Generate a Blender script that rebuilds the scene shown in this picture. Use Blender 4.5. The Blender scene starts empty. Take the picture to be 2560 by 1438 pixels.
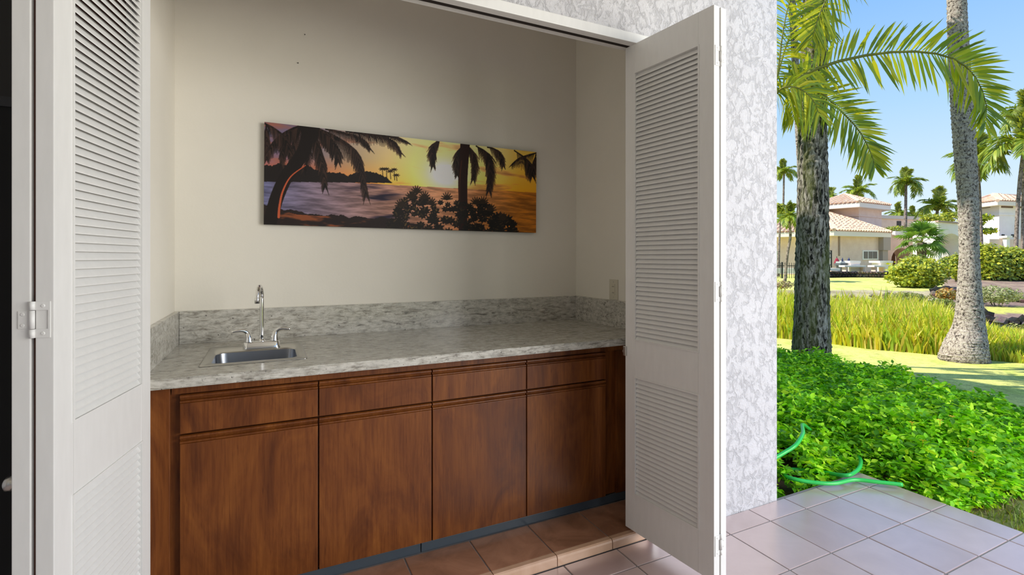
import bpy, bmesh, math, random
import numpy as np
from mathutils import Vector, Matrix

random.seed(7)
RNG = np.random.default_rng(7)
SC = bpy.context.scene
COL = SC.collection

# ------------------------------------------------------------------ camera, sky, sun, exposure
FPX, YAW, HZ, EYE = 1249.0, math.radians(25.9), 643.6, 1.35
SY, CY = math.sin(YAW), math.cos(YAW)
cam_d = bpy.data.cameras.new('camera')
cam = bpy.data.objects.new('camera', cam_d); COL.objects.link(cam)
cam.location = (0, 0, EYE)
cam.rotation_euler = (math.radians(90), 0, -YAW)
cam_d.sensor_width = 36.0
cam_d.lens = FPX / 2560 * 36.0
cam_d.shift_y = (HZ - 719.0) / 2560.0
cam_d.clip_start = 0.02; cam_d.clip_end = 2000
SC.camera = cam

world = bpy.data.worlds.new('sky'); SC.world = world; world.use_nodes = True
nt = world.node_tree; nt.nodes.clear()
tc = nt.nodes.new('ShaderNodeTexCoord'); sx = nt.nodes.new('ShaderNodeSeparateXYZ')
rp = nt.nodes.new('ShaderNodeValToRGB'); bg = nt.nodes.new('ShaderNodeBackground'); wo = nt.nodes.new('ShaderNodeOutputWorld')
nt.links.new(tc.outputs['Generated'], sx.inputs[0]); nt.links.new(sx.outputs['Z'], rp.inputs[0])
nt.links.new(rp.outputs[0], bg.inputs[0]); nt.links.new(bg.outputs[0], wo.inputs[0])
SKY_STOPS = [(0.0, (.74, .86, .95)), (.07, (.70, .84, .95)), (.24, (.42, .66, .96)), (.42, (.23, .48, .96)), (1.0, (.18, .38, .80))]
el = rp.color_ramp.elements
el[0].position, el[0].color = SKY_STOPS[0][0], SKY_STOPS[0][1] + (1,)
el[1].position, el[1].color = SKY_STOPS[-1][0], SKY_STOPS[-1][1] + (1,)
for p, c in SKY_STOPS[1:-1]:
    e = el.new(p); e.color = c + (1,)
bg.inputs['Strength'].default_value = 1.0

SUN_AZ, SUN_EL = math.radians(-55), math.radians(52)
sd = Vector((math.sin(SUN_AZ) * math.cos(SUN_EL), math.cos(SUN_AZ) * math.cos(SUN_EL), math.sin(SUN_EL)))
sun_d = bpy.data.lights.new('sun', 'SUN'); sun_d.energy = 6.2; sun_d.angle = math.radians(.6); sun_d.color = (1, .93, .80)
sun = bpy.data.objects.new('sun', sun_d); COL.objects.link(sun)
sun.rotation_euler = sd.to_track_quat('Z', 'Y').to_euler(); sun.location = (0, 0, 20)

fill_d = bpy.data.lights.new('added_fill', 'AREA'); fill_d.shape = 'RECTANGLE'; fill_d.size = 3.2; fill_d.size_y = 2.2  # added fill light brightening alcove and doors; no real lamp stands here
fill_d.energy = 190; fill_d.color = (1, .965, .91)
fill = bpy.data.objects.new('added_fill', fill_d); COL.objects.link(fill)
fill.location = (3.9, -1.5, 1.8)
fill.rotation_euler = (Vector((3.9, -1.5, 1.8)) - Vector((0, 2.4, 1.0))).to_track_quat('Z', 'Y').to_euler()

vs = SC.view_settings
vs.view_transform = 'Standard'; vs.look = 'None'; vs.exposure = 0.15; vs.gamma = 1.0; vs.use_curve_mapping = False
SC.cycles.max_bounces = 8; SC.cycles.diffuse_bounces = 5; SC.cycles.transparent_max_bounces = 8
SC.cycles.use_denoising = True

# ------------------------------------------------------------------ helpers
def P(x, y, fw):
    """world point seen at photo pixel (x, y) at forward distance fw"""
    r = (x - 1280) / FPX
    return Vector(((SY + CY * r) * fw, (CY - SY * r) * fw, EYE - (y - HZ) / FPX * fw))
def PZ(x, y, z):
    return P(x, y, (EYE - z) / ((y - HZ) / FPX))
def P2(x, fw):
    p = P(x, HZ, fw); return (p.x, p.y)
def ZY(y, fw): return EYE - (y - HZ) / FPX * fw

def link(name, me, mats=None, parent=None, smooth=False):
    o = bpy.data.objects.new(name, me); COL.objects.link(o)
    if mats is not None:
        for m in (mats if isinstance(mats, (list, tuple)) else [mats]): me.materials.append(m)
    if parent is not None: o.parent = parent
    if smooth and len(me.polygons):
        me.polygons.foreach_set('use_smooth', [True] * len(me.polygons)); me.update()
    return o
def tag(o, label=None, cat=None, group=None, kind=None):
    if label: o['label'] = label
    if cat: o['category'] = cat
    if group: o['group'] = group
    if kind: o['kind'] = kind
    return o
def empty(name, loc, label, cat, group=None, rotz=0, kind=None):
    o = bpy.data.objects.new(name, None); COL.objects.link(o); o.location = loc; o.rotation_euler = (0, 0, rotz)
    o.empty_display_size = .1
    return tag(o, label, cat, group, kind)
def bm_obj(name, bm, mats, parent=None, smooth=False):
    me = bpy.data.meshes.new(name); bm.normal_update(); bm.to_mesh(me); bm.free()
    return link(name, me, mats, parent, smooth)
def box(bm, x0, x1, y0, y1, z0, z1, bev=0, mi=0):
    v = [bm.verts.new(c) for c in ((x0, y0, z0), (x1, y0, z0), (x1, y1, z0), (x0, y1, z0), (x0, y0, z1), (x1, y0, z1), (x1, y1, z1), (x0, y1, z1))]
    fs = [bm.faces.new([v[i] for i in q]) for q in ((0, 3, 2, 1), (4, 5, 6, 7), (0, 1, 5, 4), (1, 2, 6, 5), (2, 3, 7, 6), (3, 0, 4, 7))]
    for f in fs: f.material_index = mi
    if bev:
        es = list({e for f in fs for e in f.edges})
        bmesh.ops.bevel(bm, geom=es, offset=bev, segments=2, profile=.6, affect='EDGES')
def box_obj(name, x0, x1, y0, y1, z0, z1, mats, parent=None, bev=0):
    bm = bmesh.new(); box(bm, x0, x1, y0, y1, z0, z1, bev); return bm_obj(name, bm, mats, parent)
def prism(bm, pts, z0, z1, mi=0):
    """vertical prism over a 2-D polygon (counter-clockwise or not); z may be a number"""
    a = sum(pts[i][0] * pts[(i + 1) % len(pts)][1] - pts[(i + 1) % len(pts)][0] * pts[i][1] for i in range(len(pts)))
    if a < 0: pts = pts[::-1]
    lo = [bm.verts.new((p[0], p[1], z0)) for p in pts]; hi = [bm.verts.new((p[0], p[1], z1)) for p in pts]
    n = len(pts); fs = [bm.faces.new(lo[::-1]), bm.faces.new(hi)]
    for i in range(n): fs.append(bm.faces.new((lo[i], lo[(i + 1) % n], hi[(i + 1) % n], hi[i])))
    for f in fs: f.material_index = mi
    return fs
def extrude_x(bm, prof, x0, x1, mi=0):
    """profile in (y, z), closed, swept along X"""
    a = [bm.verts.new((x0, p[0], p[1])) for p in prof]; b = [bm.verts.new((x1, p[0], p[1])) for p in prof]
    n = len(prof)
    for i in range(n): bm.faces.new((a[i], a[(i + 1) % n], b[(i + 1) % n], b[i])).material_index = mi
    bm.faces.new(a[::-1]).material_index = mi; bm.faces.new(b).material_index = mi
    bmesh.ops.recalc_face_normals(bm, faces=bm.faces[:])
def loft(bm, loops, cap0=True, cap1=True, mi=0):
    rows = [[bm.verts.new(p) for p in L] for L in loops]
    n = len(rows[0])
    for a, b in zip(rows[:-1], rows[1:]):
        for i in range(n): bm.faces.new((a[i], a[(i + 1) % n], b[(i + 1) % n], b[i])).material_index = mi
    if cap0: bm.faces.new(rows[0][::-1]).material_index = mi
    if cap1: bm.faces.new(rows[-1]).material_index = mi
def circ(c, r, n=16, ax='z'):
    out = []
    for i in range(n):
        a = 2 * math.pi * i / n
        u, v = r * math.cos(a), r * math.sin(a)
        out.append({'z': (c[0] + u, c[1] + v, c[2]), 'x': (c[0], c[1] + u, c[2] + v), 'y': (c[0] + u, c[1], c[2] - v)}[ax])
    return out
def rrect(cx, cy, w, d, r, z, n=5):
    out = []
    for k, (sx_, sy_) in enumerate(((1, 1), (-1, 1), (-1, -1), (1, -1))):
        for i in range(n + 1):
            a = math.pi / 2 * (k + i / n)
            out.append((cx + sx_ * (w / 2 - r) + r * math.cos(a), cy + sy_ * (d / 2 - r) + r * math.sin(a), z))
    return out
def spline(pts, n):
    """Catmull-Rom through points (any dimension) -> (n, dim) array"""
    p = np.array(pts, float); p = np.vstack([2 * p[0] - p[1], p, 2 * p[-1] - p[-2]])
    m = len(p) - 3; out = []
    for t in np.linspace(0, m - 1e-6, n):
        i = int(t); u = t - i; a, b, c, d = p[i:i + 4]
        out.append(.5 * ((2 * b) + (c - a) * u + (2 * a - 5 * b + 4 * c - d) * u * u + (3 * b - a - 3 * c + d) * u ** 3))
    return np.array(out)
def tube(bm, pts, rad, n=10, mi=0, caps=True):
    pts = np.array(pts, float); m = len(pts)
    rad = np.full(m, rad) if np.isscalar(rad) else np.array(rad)
    T = np.gradient(pts, axis=0); T /= np.linalg.norm(T, axis=1)[:, None]
    ref = np.array([0, 0, 1.]) if abs(T[0][2]) < .9 else np.array([1., 0, 0])
    loops = []
    N = np.cross(T[0], ref); N /= np.linalg.norm(N)
    for i in range(m):
        N = N - T[i] * (N @ T[i]); N /= np.linalg.norm(N); B = np.cross(T[i], N)
        loops.append([tuple(pts[i] + rad[i] * (math.cos(2 * math.pi * k / n) * N + math.sin(2 * math.pi * k / n) * B)) for k in range(n)])
    loft(bm, loops, caps, caps, mi)
def arr_mesh(name, V, F, colors=None):
    """fast mesh from vertex array and an (n, k) index array; colors per vertex (linear)"""
    V = np.asarray(V, np.float32); F = np.asarray(F, np.int32)
    me = bpy.data.meshes.new(name); n, k = F.shape
    me.vertices.add(len(V)); me.vertices.foreach_set('co', V.ravel())
    me.loops.add(n * k); me.loops.foreach_set('vertex_index', F.ravel())
    me.polygons.add(n); me.polygons.foreach_set('loop_start', np.arange(0, n * k, k, dtype=np.int32))
    me.polygons.foreach_set('loop_total', np.full(n, k, np.int32))
    me.update(calc_edges=True)
    if colors is not None:
        at = me.color_attributes.new('tint', 'FLOAT_COLOR', 'POINT')
        c = np.ones((len(V), 4), np.float32); c[:, :3] = colors; at.data.foreach_set('color', c.ravel())
    return me
def s2l(c): return tuple(((v / 255) / 12.92 if v / 255 <= .04045 else ((v / 255 + .055) / 1.055) ** 2.4) for v in c)

# ------------------------------------------------------------------ materials
class M:
    def __init__(s, name):
        s.m = bpy.data.materials.new(name); s.m.use_nodes = True; s.t = s.m.node_tree
        s.b = s.t.nodes['Principled BSDF']; s._co = None
    def set(s, **k):
        for a, v in k.items():
            key = {'color': 'Base Color', 'rough': 'Roughness', 'metal': 'Metallic', 'spec': 'Specular IOR Level', 'ior': 'IOR', 'coat': 'Coat Weight', 'coatr': 'Coat Roughness'}[a]
            s.b.inputs[key].default_value = (tuple(v) + (1,)) if a == 'color' else v
        return s
    def n(s, t, **k):
        nd = s.t.nodes.new(t)
        for a, v in k.items():
            if a in nd.inputs: nd.inputs[a].default_value = v
            else: setattr(nd, a, v)
        return nd
    def l(s, a, b): s.t.links.new(a, b)
    def co(s, scale=(1, 1, 1), rot=(0, 0, 0), kind='Object'):
        tcn = s.n('ShaderNodeTexCoord'); mp = s.n('ShaderNodeMapping')
        mp.inputs['Scale'].default_value = scale; mp.inputs['Rotation'].default_value = rot
        s.l(tcn.outputs[kind], mp.inputs[0]); return mp.outputs[0]
    def noise(s, co, sc, det=4, rough=.55, dist=0):
        nd = s.n('ShaderNodeTexNoise'); nd.inputs['Scale'].default_value = sc; nd.inputs['Detail'].default_value = det
        nd.inputs['Roughness'].default_value = rough; nd.inputs['Distortion'].default_value = dist
        s.l(co, nd.inputs['Vector']); return nd.outputs[0]
    def ramp(s, fac, stops):
        r = s.n('ShaderNodeValToRGB'); e = r.color_ramp.elements
        e[0].position, e[0].color = stops[0][0], tuple(stops[0][1]) + (1,)
        e[1].position, e[1].color = stops[-1][0], tuple(stops[-1][1]) + (1,)
        for p, c in stops[1:-1]:
            q = e.new(p); q.color = tuple(c) + (1,)
        s.l(fac, r.inputs[0]); return r.outputs[0]
    def mix(s, fac, a, b, mode='MIX'):
        x = s.n('ShaderNodeMix', data_type='RGBA', blend_type=mode)
        for sock, v in ((x.inputs[0], fac), (x.inputs[6], a), (x.inputs[7], b)):
            if hasattr(v, 'is_output'): s.l(v, sock)
            else: sock.default_value = v if isinstance(v, (int, float)) else tuple(v) + (1,)
        return x.outputs[2]
    def bump(s, h, strength=.3, dist=.01):
        b = s.n('ShaderNodeBump'); b.inputs['Strength'].default_value = strength; b.inputs['Distance'].default_value = dist
        s.l(h, b.inputs['Height']); s.l(b.outputs[0], s.b.inputs['Normal']); return s
    def col(s, c): s.l(c, s.b.inputs['Base Color']); return s

def mat_plain(name, color, rough=.5, metal=0, **k): return M(name).set(color=color, rough=rough, metal=metal, **k).m

def mat_paint():
    m = M('white_door_paint').set(rough=.42)
    n = m.noise(m.co((6, 6, 1.2)), 8, 4)
    m.col(m.ramp(n, [(.3, (.71, .70, .675)), (.7, (.745, .735, .71))]))
    m.bump(m.noise(m.co((40, 40, 6)), 6, 3), .03, .001); return m.m
def mat_stucco():
    m = M('white_stucco').set(rough=.9, spec=.2)
    c = m.co()
    a = m.noise(m.co((1, 1, .8), (.3, .5, 0)), 24, 8, .66, .6); b = m.noise(c, 60, 5, .65, .4)
    r1 = m.ramp(a, [(.38, (0, 0, 0)), (.50, (.8, .8, .8)), (.66, (1, 1, 1))]); r2 = m.ramp(b, [(.30, (0, 0, 0)), (.62, (1, 1, 1))])
    h = m.mix(.30, r1, r2)
    h2 = m.mix(.10, h, m.noise(c, 150, 3))
    m.col(m.ramp(m.noise(c, 5, 4), [(.3, (.58, .57, .59)), (.7, (.63, .62, .64))]))
    m.bump(h2, .8, .009); return m.m
def mat_wall():
    m = M('offwhite_wall_paint').set(rough=.75, spec=.25)
    m.col(m.ramp(m.noise(m.co(), 2.2, 4), [(.3, (.80, .76, .67)), (.7, (.84, .80, .71))]))
    m.bump(m.noise(m.co(), 70, 4), .12, .004); return m.m
def mat_wood():
    m = M('cherry_stained_wood').set(rough=.42, spec=.3, coat=.06, coatr=.3)
    oi = m.n('ShaderNodeObjectInfo')
    add = m.n('ShaderNodeVectorMath', operation='ADD'); mul = m.n('ShaderNodeVectorMath', operation='SCALE')
    tcn = m.n('ShaderNodeTexCoord'); cmb = m.n('ShaderNodeCombineXYZ')
    for i in range(3): m.l(oi.outputs['Random'], cmb.inputs[i])
    m.l(cmb.outputs[0], mul.inputs[0]); mul.inputs['Scale'].default_value = 37
    m.l(tcn.outputs['Object'], add.inputs[0]); m.l(mul.outputs[0], add.inputs[1])
    def mp(sc):
        q = m.n('ShaderNodeMapping'); q.inputs['Scale'].default_value = sc; m.l(add.outputs[0], q.inputs[0]); return q.outputs[0]
    big = m.noise(mp((3.2, 3.2, 1.0)), 1.7, 5, .6, 1.6)
    grain = m.noise(mp((34, 34, 1.6)), 3.2, 5, .65, .4)
    fleck = m.noise(mp((60, 60, 5)), 2.4, 2, .5)
    c1 = m.ramp(big, [(.26, (.078, .020, .004)), (.5, (.165, .049, .009)), (.74, (.25, .084, .015))])
    c2 = m.ramp(grain, [(.35, (.62, .52, .46)), (.6, (1, 1, 1))])
    c3 = m.ramp(fleck, [(.24, (.55, .45, .40)), (.33, (1, 1, 1))])
    m.col(m.mix(.8, m.mix(.75, c1, c2, 'MULTIPLY'), c3, 'MULTIPLY'))
    m.bump(grain, .05, .002); return m.m
def mat_granite():
    m = M('pale_veined_granite').set(rough=.20, spec=.5)
    c = m.co((1, 1, 2.2)); cs = m.co((2.2, 6.5, 9), (.12, .1, .12))
    base = m.ramp(m.noise(c, 24, 8, .72), [(.32, (.33, .315, .28)), (.5, (.53, .51, .455)), (.68, (.68, .66, .60))])
    vein = m.ramp(m.noise(cs, 4.2, 8, .68, 1.8), [(.33, (.12, .11, .11)), (.40, (.60, .57, .53)), (.52, (1, 1, 1))])
    spk = m.ramp(m.noise(m.co(), 62, 3, .6), [(.29, (.10, .09, .09)), (.36, (1, 1, 1))])
    m.col(m.mix(.85, m.mix(.75, base, vein, 'MULTIPLY'), spk, 'MULTIPLY')); return m.m
def mat_tile(name, a, b, rough, spec, coat):
    m = M(name).set(rough=rough, spec=spec, coat=coat, coatr=.26)
    oi = m.n('ShaderNodeObjectInfo')
    n = m.noise(m.co((1, 1, 1)), 5.5, 6, .62, .8)
    base = m.ramp(n, [(.28, a), (.72, b)])
    if coat == 1.0: m.set(ior=2.1)
    tint = m.ramp(oi.outputs['Random'], [(0, (.84, .82, .82)), (1, (1, 1, 1))])
    m.col(m.mix(1.0, base, tint, 'MULTIPLY'))
    m.bump(m.noise(m.co(), 9, 4), .05, .004); return m.m
def mat_leaf(name, trans=.35, rough=.42):
    """leaf colour comes from the mesh's own tint attribute; light passes through the blade"""
    m = M(name).set(rough=rough, spec=.35)
    at = m.n('ShaderNodeAttribute'); at.attribute_name = 'tint'
    m.l(at.outputs['Color'], m.b.inputs['Base Color'])
    tr = m.n('ShaderNodeBsdfTranslucent'); mx = m.n('ShaderNodeMixShader'); mx.inputs[0].default_value = trans
    yel = m.mix(1.0, at.outputs['Color'], (1.5, 1.35, .5), 'MULTIPLY')
    m.l(yel, tr.inputs[0]); out = m.t.nodes['Material Output']
    m.l(m.b.outputs[0], mx.inputs[1]); m.l(tr.outputs[0], mx.inputs[2]); m.l(mx.outputs[0], out.inputs[0]); return m.m
def mat_tint(name, rough=.9, bump=0, bs=20, bd=.02):
    m = M(name).set(rough=rough, spec=.2)
    at = m.n('ShaderNodeAttribute'); at.attribute_name = 'tint'
    n = m.noise(m.co(), bs, 6, .7)
    v = m.ramp(n, [(.3, (.62, .62, .6)), (.7, (1.2, 1.2, 1.15))])
    m.col(m.mix(1, at.outputs['Color'], v, 'MULTIPLY'))
    if bump: m.bump(n, bump, bd)
    if name == 'ground':
        f = m.ramp(m.noise(m.co((1, 1, 1)), 55, 4, .8), [(.32, (.55, .60, .5)), (.62, (1.1, 1.1, 1.1))])
        src = m.b.inputs['Base Color'].links[0].from_socket; m.col(m.mix(1, src, f, 'MULTIPLY'))
    return m.m
def mat_bark(name, light, mid, dark, sc, zs=.5, moss=None, th=(.42, .50, .62)):
    m = M(name).set(rough=.95, spec=.15)
    c = m.co((1, 1, zs))
    n1 = m.noise(c, sc, 5, .65, .6); n2 = m.noise(m.co((1, 1, zs * .4)), sc * .28, 4, .6, .5)
    base = m.ramp(n1, [(th[0], dark), (th[1], mid), (th[2], light)])
    if moss: base = m.mix(m.ramp(n2, [(.45, (0, 0, 0)), (.62, (.6, .6, .6))]), base, moss)
    m.col(base); m.bump(n1, .8, .03); return m.m

MAT = dict(
    paint=mat_paint(), stucco=mat_stucco(), wall=mat_wall(), wood=mat_wood(), granite=mat_granite(),
    tile_in=mat_tile('brown_floor_tile', (.22, .105, .058), (.42, .21, .125), .24, .5, .2),
    tile_out=mat_tile('terracotta_patio_tile', (.50, .35, .32), (.60, .44, .41), .30, 1.0, 1.0),
    threshold=mat_tile('pale_terracotta_bullnose', (.50, .30, .18), (.64, .42, .29), .3, .5, .2),
    grout=mat_plain('grey_tile_grout', (.22, .20, .20), .9),
    slate=mat_plain('blue_grey_slate_tile', (.045, .06, .075), .35),
    steel=mat_plain('brushed_stainless_steel', (.56, .55, .52), .30, 1),
    chrome=mat_plain('polished_chrome', (.80, .80, .80), .07, 1),
    dark=mat_plain('doorway_dark', (.006, .006, .006), .9),
    black=mat_plain('dark_recess', (.02, .013, .010), .9),
    gap_red=mat_plain('dark_red_gap', (.10, .028, .015), .8),
    plastic=mat_plain('almond_plastic', (.62, .58, .46), .35),
    slot=mat_plain('dark_slot', (.03, .03, .03), .6),
    canvas_edge=mat_plain('white_canvas', (.72, .70, .66), .85),
    iron=mat_plain('black_iron', (.015, .015, .018), .6),
    villa=None, fascia=mat_plain('cream_fascia', (.82, .74, .66), .8),
    hose=mat_plain('green_garden_hose', (.03, .52, .085), .30),
)
def mat_villa(name, a, b):
    m = M(name).set(rough=.9, spec=.2)
    m.col(m.ramp(m.noise(m.co(), 1.5, 6, .7), [(.3, a), (.7, b)])); m.bump(m.noise(m.co(), 12, 4), .2, .02); return m.m
MAT['villa'] = mat_villa('pink_beige_stucco', (.72, .53, .45), (.84, .66, .57))
MAT['villa_white'] = mat_villa('pale_stucco', (.82, .76, .73), (.90, .85, .82))
def mat_roof():
    m = M('terracotta_roof_tile').set(rough=.85, spec=.2)
    m.col(m.ramp(m.noise(m.co(), 3.5, 5, .8), [(.3, (.52, .31, .21)), (.5, (.70, .49, .36)), (.7, (.84, .68, .54))])); return m.m
MAT['roof'] = mat_roof()
MAT['leaf'] = mat_leaf('palm_leaf', .38)
MAT['shrub'] = mat_leaf('shrub_leaf', .25)
MAT['cover'] = mat_leaf('groundcover_leaf', .30, .55)
MAT['reed'] = mat_leaf('reed_blade', .35)
MAT['rachis'] = mat_plain('palm_leaf_stalk', (.20, .22, .05), .6)
MAT['ground'] = mat_tint('ground', .95, .35, 9, .03)
MAT['rock'] = mat_tint('lava_rock', .95, .9, 7, .06)
MAT['bark_dark'] = mat_bark('mossy_grey_palm_bark', (.42, .39, .34), (.17, .155, .125), (.012, .011, .009), 30, .30, (.13, .15, .045))
MAT['bark_pale'] = mat_bark('pale_ringed_palm_bark', (.58, .52, .46), (.36, .30, .265), (.05, .042, .037), 34, .8, None, (.385, .455, .585))
MAT['bark_far'] = mat_bark('far_palm_bark', (.34, .28, .24), (.26, .21, .18), (.12, .10, .08), 8, 1)

# ------------------------------------------------------------------ the setting: patio, alcove, front wall
YF = 1.857            # outer face of the stucco wall
YI = 1.955            # its inner face
ZA = .045             # raised alcove floor
YB, XL, XR = 2.924, -.417, 1.915
ZH = 2.350            # underside of the header
XO0, XO1 = -.372, 1.648   # door opening
# patio and alcove floor
bm = bmesh.new(); box(bm, -6, 3.335, -6.5, 1.8725, -.25, -.004); box(bm, XL - .05, XR + .05, 1.887, 3.0, -.25, ZA - .004)
floor = tag(bm_obj('floor', bm, MAT['grout']), 'patio and alcove slab with terracotta tiles', 'floor', kind='structure')
def tile_obj(x0, x1, y0, y1, z, mat, parent, g=.0035, name='tile', depth=.03):
    bm = bmesh.new(); box(bm, x0 + g, x1 - g, y0 + g, y1 - g, z - depth, z, .0025); return bm_obj(name, bm, mat, parent)
gx = [2.022 + .2875 * k for k in range(-12, 5)]
gx = [v for v in gx if v < 3.2] + [3.335]
gy = [1.857, 1.725] + [1.725 - .308 * k for k in range(1, 10)]
for i in range(len(gx) - 1):
    for j in range(len(gy) - 1):
        tile_obj(gx[i], gx[i + 1], gy[j + 1], 1.872 if j == 0 and gx[i] > -.6 and gx[i + 1] < 1.9 else gy[j], random.uniform(-.0012, 0), MAT['tile_out'], floor)
ix = [XL] + [.526 - .302 * k for k in (3, 2, 1, 0)][1:] + [.828, 1.130, 1.426, 1.728, XR]
for i in range(len(ix) - 1):
    tile_obj(ix[i], ix[i + 1], 1.905, 2.157, ZA, MAT['tile_in'], floor, .003)
thr = tag(box_obj('trim_threshold', XO0 + .0, XO1, 1.8845, 1.8868, -.01, ZA - .012, MAT['grout']), 'pale terracotta bullnose step edge along the alcove floor', 'threshold', kind='structure')
for i in range(len(ix) - 1):
    bm = bmesh.new(); a, b = max(ix[i], XO0) + .002, min(ix[i + 1], XO1) - .002
    if b - a < .02: bm.free(); continue
    extrude_x(bm, [(1.873, .001), (1.873, ZA - .012), (1.8755, ZA - .004), (1.881, ZA + .001), (1.904, ZA + .001), (1.904, .001)], a, b)
    bm_obj('bullnose_tile', bm, MAT['threshold'], thr)

# front stucco wall with the door opening, one continuous building wall
def wall_front():
    bm = bmesh.new()
    box(bm, -9, -1.522, YF, YI, -.3, 7.6); box(bm, -1.522, XO0 - .20, YF, YI, 2.2, 7.6); box(bm, XO0 - .20, XO0, YF, YI, -.3, 7.6)
    box(bm, XO0, XO1, YF, YI, ZH + .045, 7.6)
    box(bm, XO1, 2.54, YF, YI, -.3, 7.6)
    return bm
tag(bm_obj('wall_front', wall_front(), MAT['stucco']), 'rough white stucco wall around the bar alcove', 'wall', kind='structure')
tag(box_obj('wall_side', 2.44, 2.54, YI, 14, -.3, 7.6, MAT['stucco']), 'white stucco end wall of the building round the corner', 'wall', kind='structure')
tag(box_obj('roof', -9.5, 2.95, 1.45, 14.5, 7.6, 7.75, MAT['stucco']), 'flat roof slab over the building', 'roof', kind='structure')
tag(box_obj('wall_back', XL - .05, XR + .05, YB, YB + .08, 0, 3.0, MAT['wall']), 'offwhite back wall of the alcove above the counter', 'wall', kind='structure')
tag(box_obj('wall_left', XL - .06, XL, YI, YB, 0, 3.0, MAT['wall']), 'offwhite left side wall of the alcove', 'wall', kind='structure')
tag(box_obj('wall_right', XR, XR + .06, YI, YB, 0, 3.0, MAT['wall']), 'offwhite right side wall of the alcove', 'wall', kind='structure')
tag(box_obj('ceiling', XL - .06, XR + .06, YI, YB + .08, 3.0, 3.06, MAT['wall']), 'offwhite alcove ceiling', 'ceiling', kind='structure')
tag(box_obj('wall_lanai', -2.1, -2.0, -3.2, YF, -.3, 3.1, MAT['stucco']), 'white stucco side wall of the covered patio behind the camera', 'wall', kind='structure')
tag(box_obj('wall_added_back', -2.1, .9, -3.3, -3.2, -.3, 3.1, MAT['stucco']), 'added unseen white stucco wall behind the camera, darkening the left door edges', 'wall', kind='structure')  # unseen wall added to keep light off the left door edges
tag(box_obj('ceiling_lanai', -2.1, 2.2, -3.2, YF, 3.1, 3.2, MAT['wall']), 'offwhite ceiling of the covered patio', 'ceiling', kind='structure')
# header casing, bifold track and jambs
bm = bmesh.new()
box(bm, XO0 - .02, XO1 + .06, YF - .014, YF + .028, ZH, ZH + .045, .003)
box(bm, XO0, XO1, YF + .062, YI + .004, ZH + .012, ZH + .046)
head = tag(bm_obj('trim_header', bm, MAT['paint']), 'white painted header casing over the alcove opening', 'trim', kind='structure')
box_obj('bifold_track', XO0 + .01, XO1 - .01, YF + .034, YF + .060, ZH + .006, ZH + .044, MAT['black'], head)
for nm, a, b, lab in (('trim_jamb_left', XO0 - .03, XO0, 'left'), ('trim_jamb_right', XO1, XO1 + .03, 'right')):
    tag(box_obj(nm, a, b, YF - .004, YI + .003, 0, ZH, MAT['paint'], None, .002), 'white painted door jamb on the %s side of the opening' % lab, 'trim', kind='structure')
# opaque black panels standing in for a dark doorway left of the alcove
d3 = empty('door_3', (-1.047, YF + .05, 0), 'opaque black panel in place of the dark doorway left of the louvered doors', 'door', kind='structure')
box_obj('panel_lower', -.475, .475, -.012, .006, .02, 1.78, MAT['dark'], d3)
box_obj('panel_upper', -.475, .475, -.012, .006, 1.80, 2.2, mat_plain('doorway_dark_upper', (.011, .010, .008), .7), d3)
box_obj('middle_rail', -.475, .475, -.016, .01, 1.776, 1.804, MAT['iron'], d3)

# ------------------------------------------------------------------ louvered bifold doors
PW, PT = .49, .034
UL0, UL1 = .075, .425
LOUV = ((.242, .785), (.966, 2.213))
ZD0, ZD1 = .062, 2.352
PITCH = .0212
GAP = .009
def panel_frame(sg):
    """stiles and rails; body between y = 0 (visible face) and y = sg * PT"""
    bm = bmesh.new(); y0, y1 = sorted((0, sg * PT))
    box(bm, 0, UL0, y0, y1, ZD0, ZD1, .0018); box(bm, UL1, PW, y0, y1, ZD0, ZD1, .0018)
    for a, b in ((ZD0, LOUV[0][0]), (LOUV[0][1], LOUV[1][0]), (LOUV[1][1], ZD1)):
        box(bm, UL0, UL1, y0 + .0002, y1 - .0002, a, b)
    return bm
def slat_mesh(sg):
    # lower edge leans to the visible face, so the slats shed downwards on that side
    bm = bmesh.new()
    ya, yb = sg * .0025, sg * .0165; zl, zh = -.0134, .0118; t = .0030
    prof = [(ya, zl - t * .2), (ya - sg * .0006, zl + t), (yb, zh + t), (yb, zh - t * .4)]
    extrude_x(bm, prof, UL0 + .0005, UL1 - .0005)
    me = bpy.data.meshes.new('slat'); bm.to_mesh(me); bm.free(); me.materials.append(MAT['paint']); return me
def bead(parent, sg, a, b, y):
    bm = bmesh.new(); w = .006
    y0, y1 = sorted((y, y - sg * .003))
    for q in ((UL0 - w, UL1 + w, a - w, a), (UL0 - w, UL1 + w, b, b + w), (UL0 - w, UL0, a, b), (UL1, UL1 + w, a, b)):
        box(bm, q[0], q[1], y0, y1, q[2], q[3])
    bm_obj('bead', bm, MAT['paint'], parent)
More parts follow.
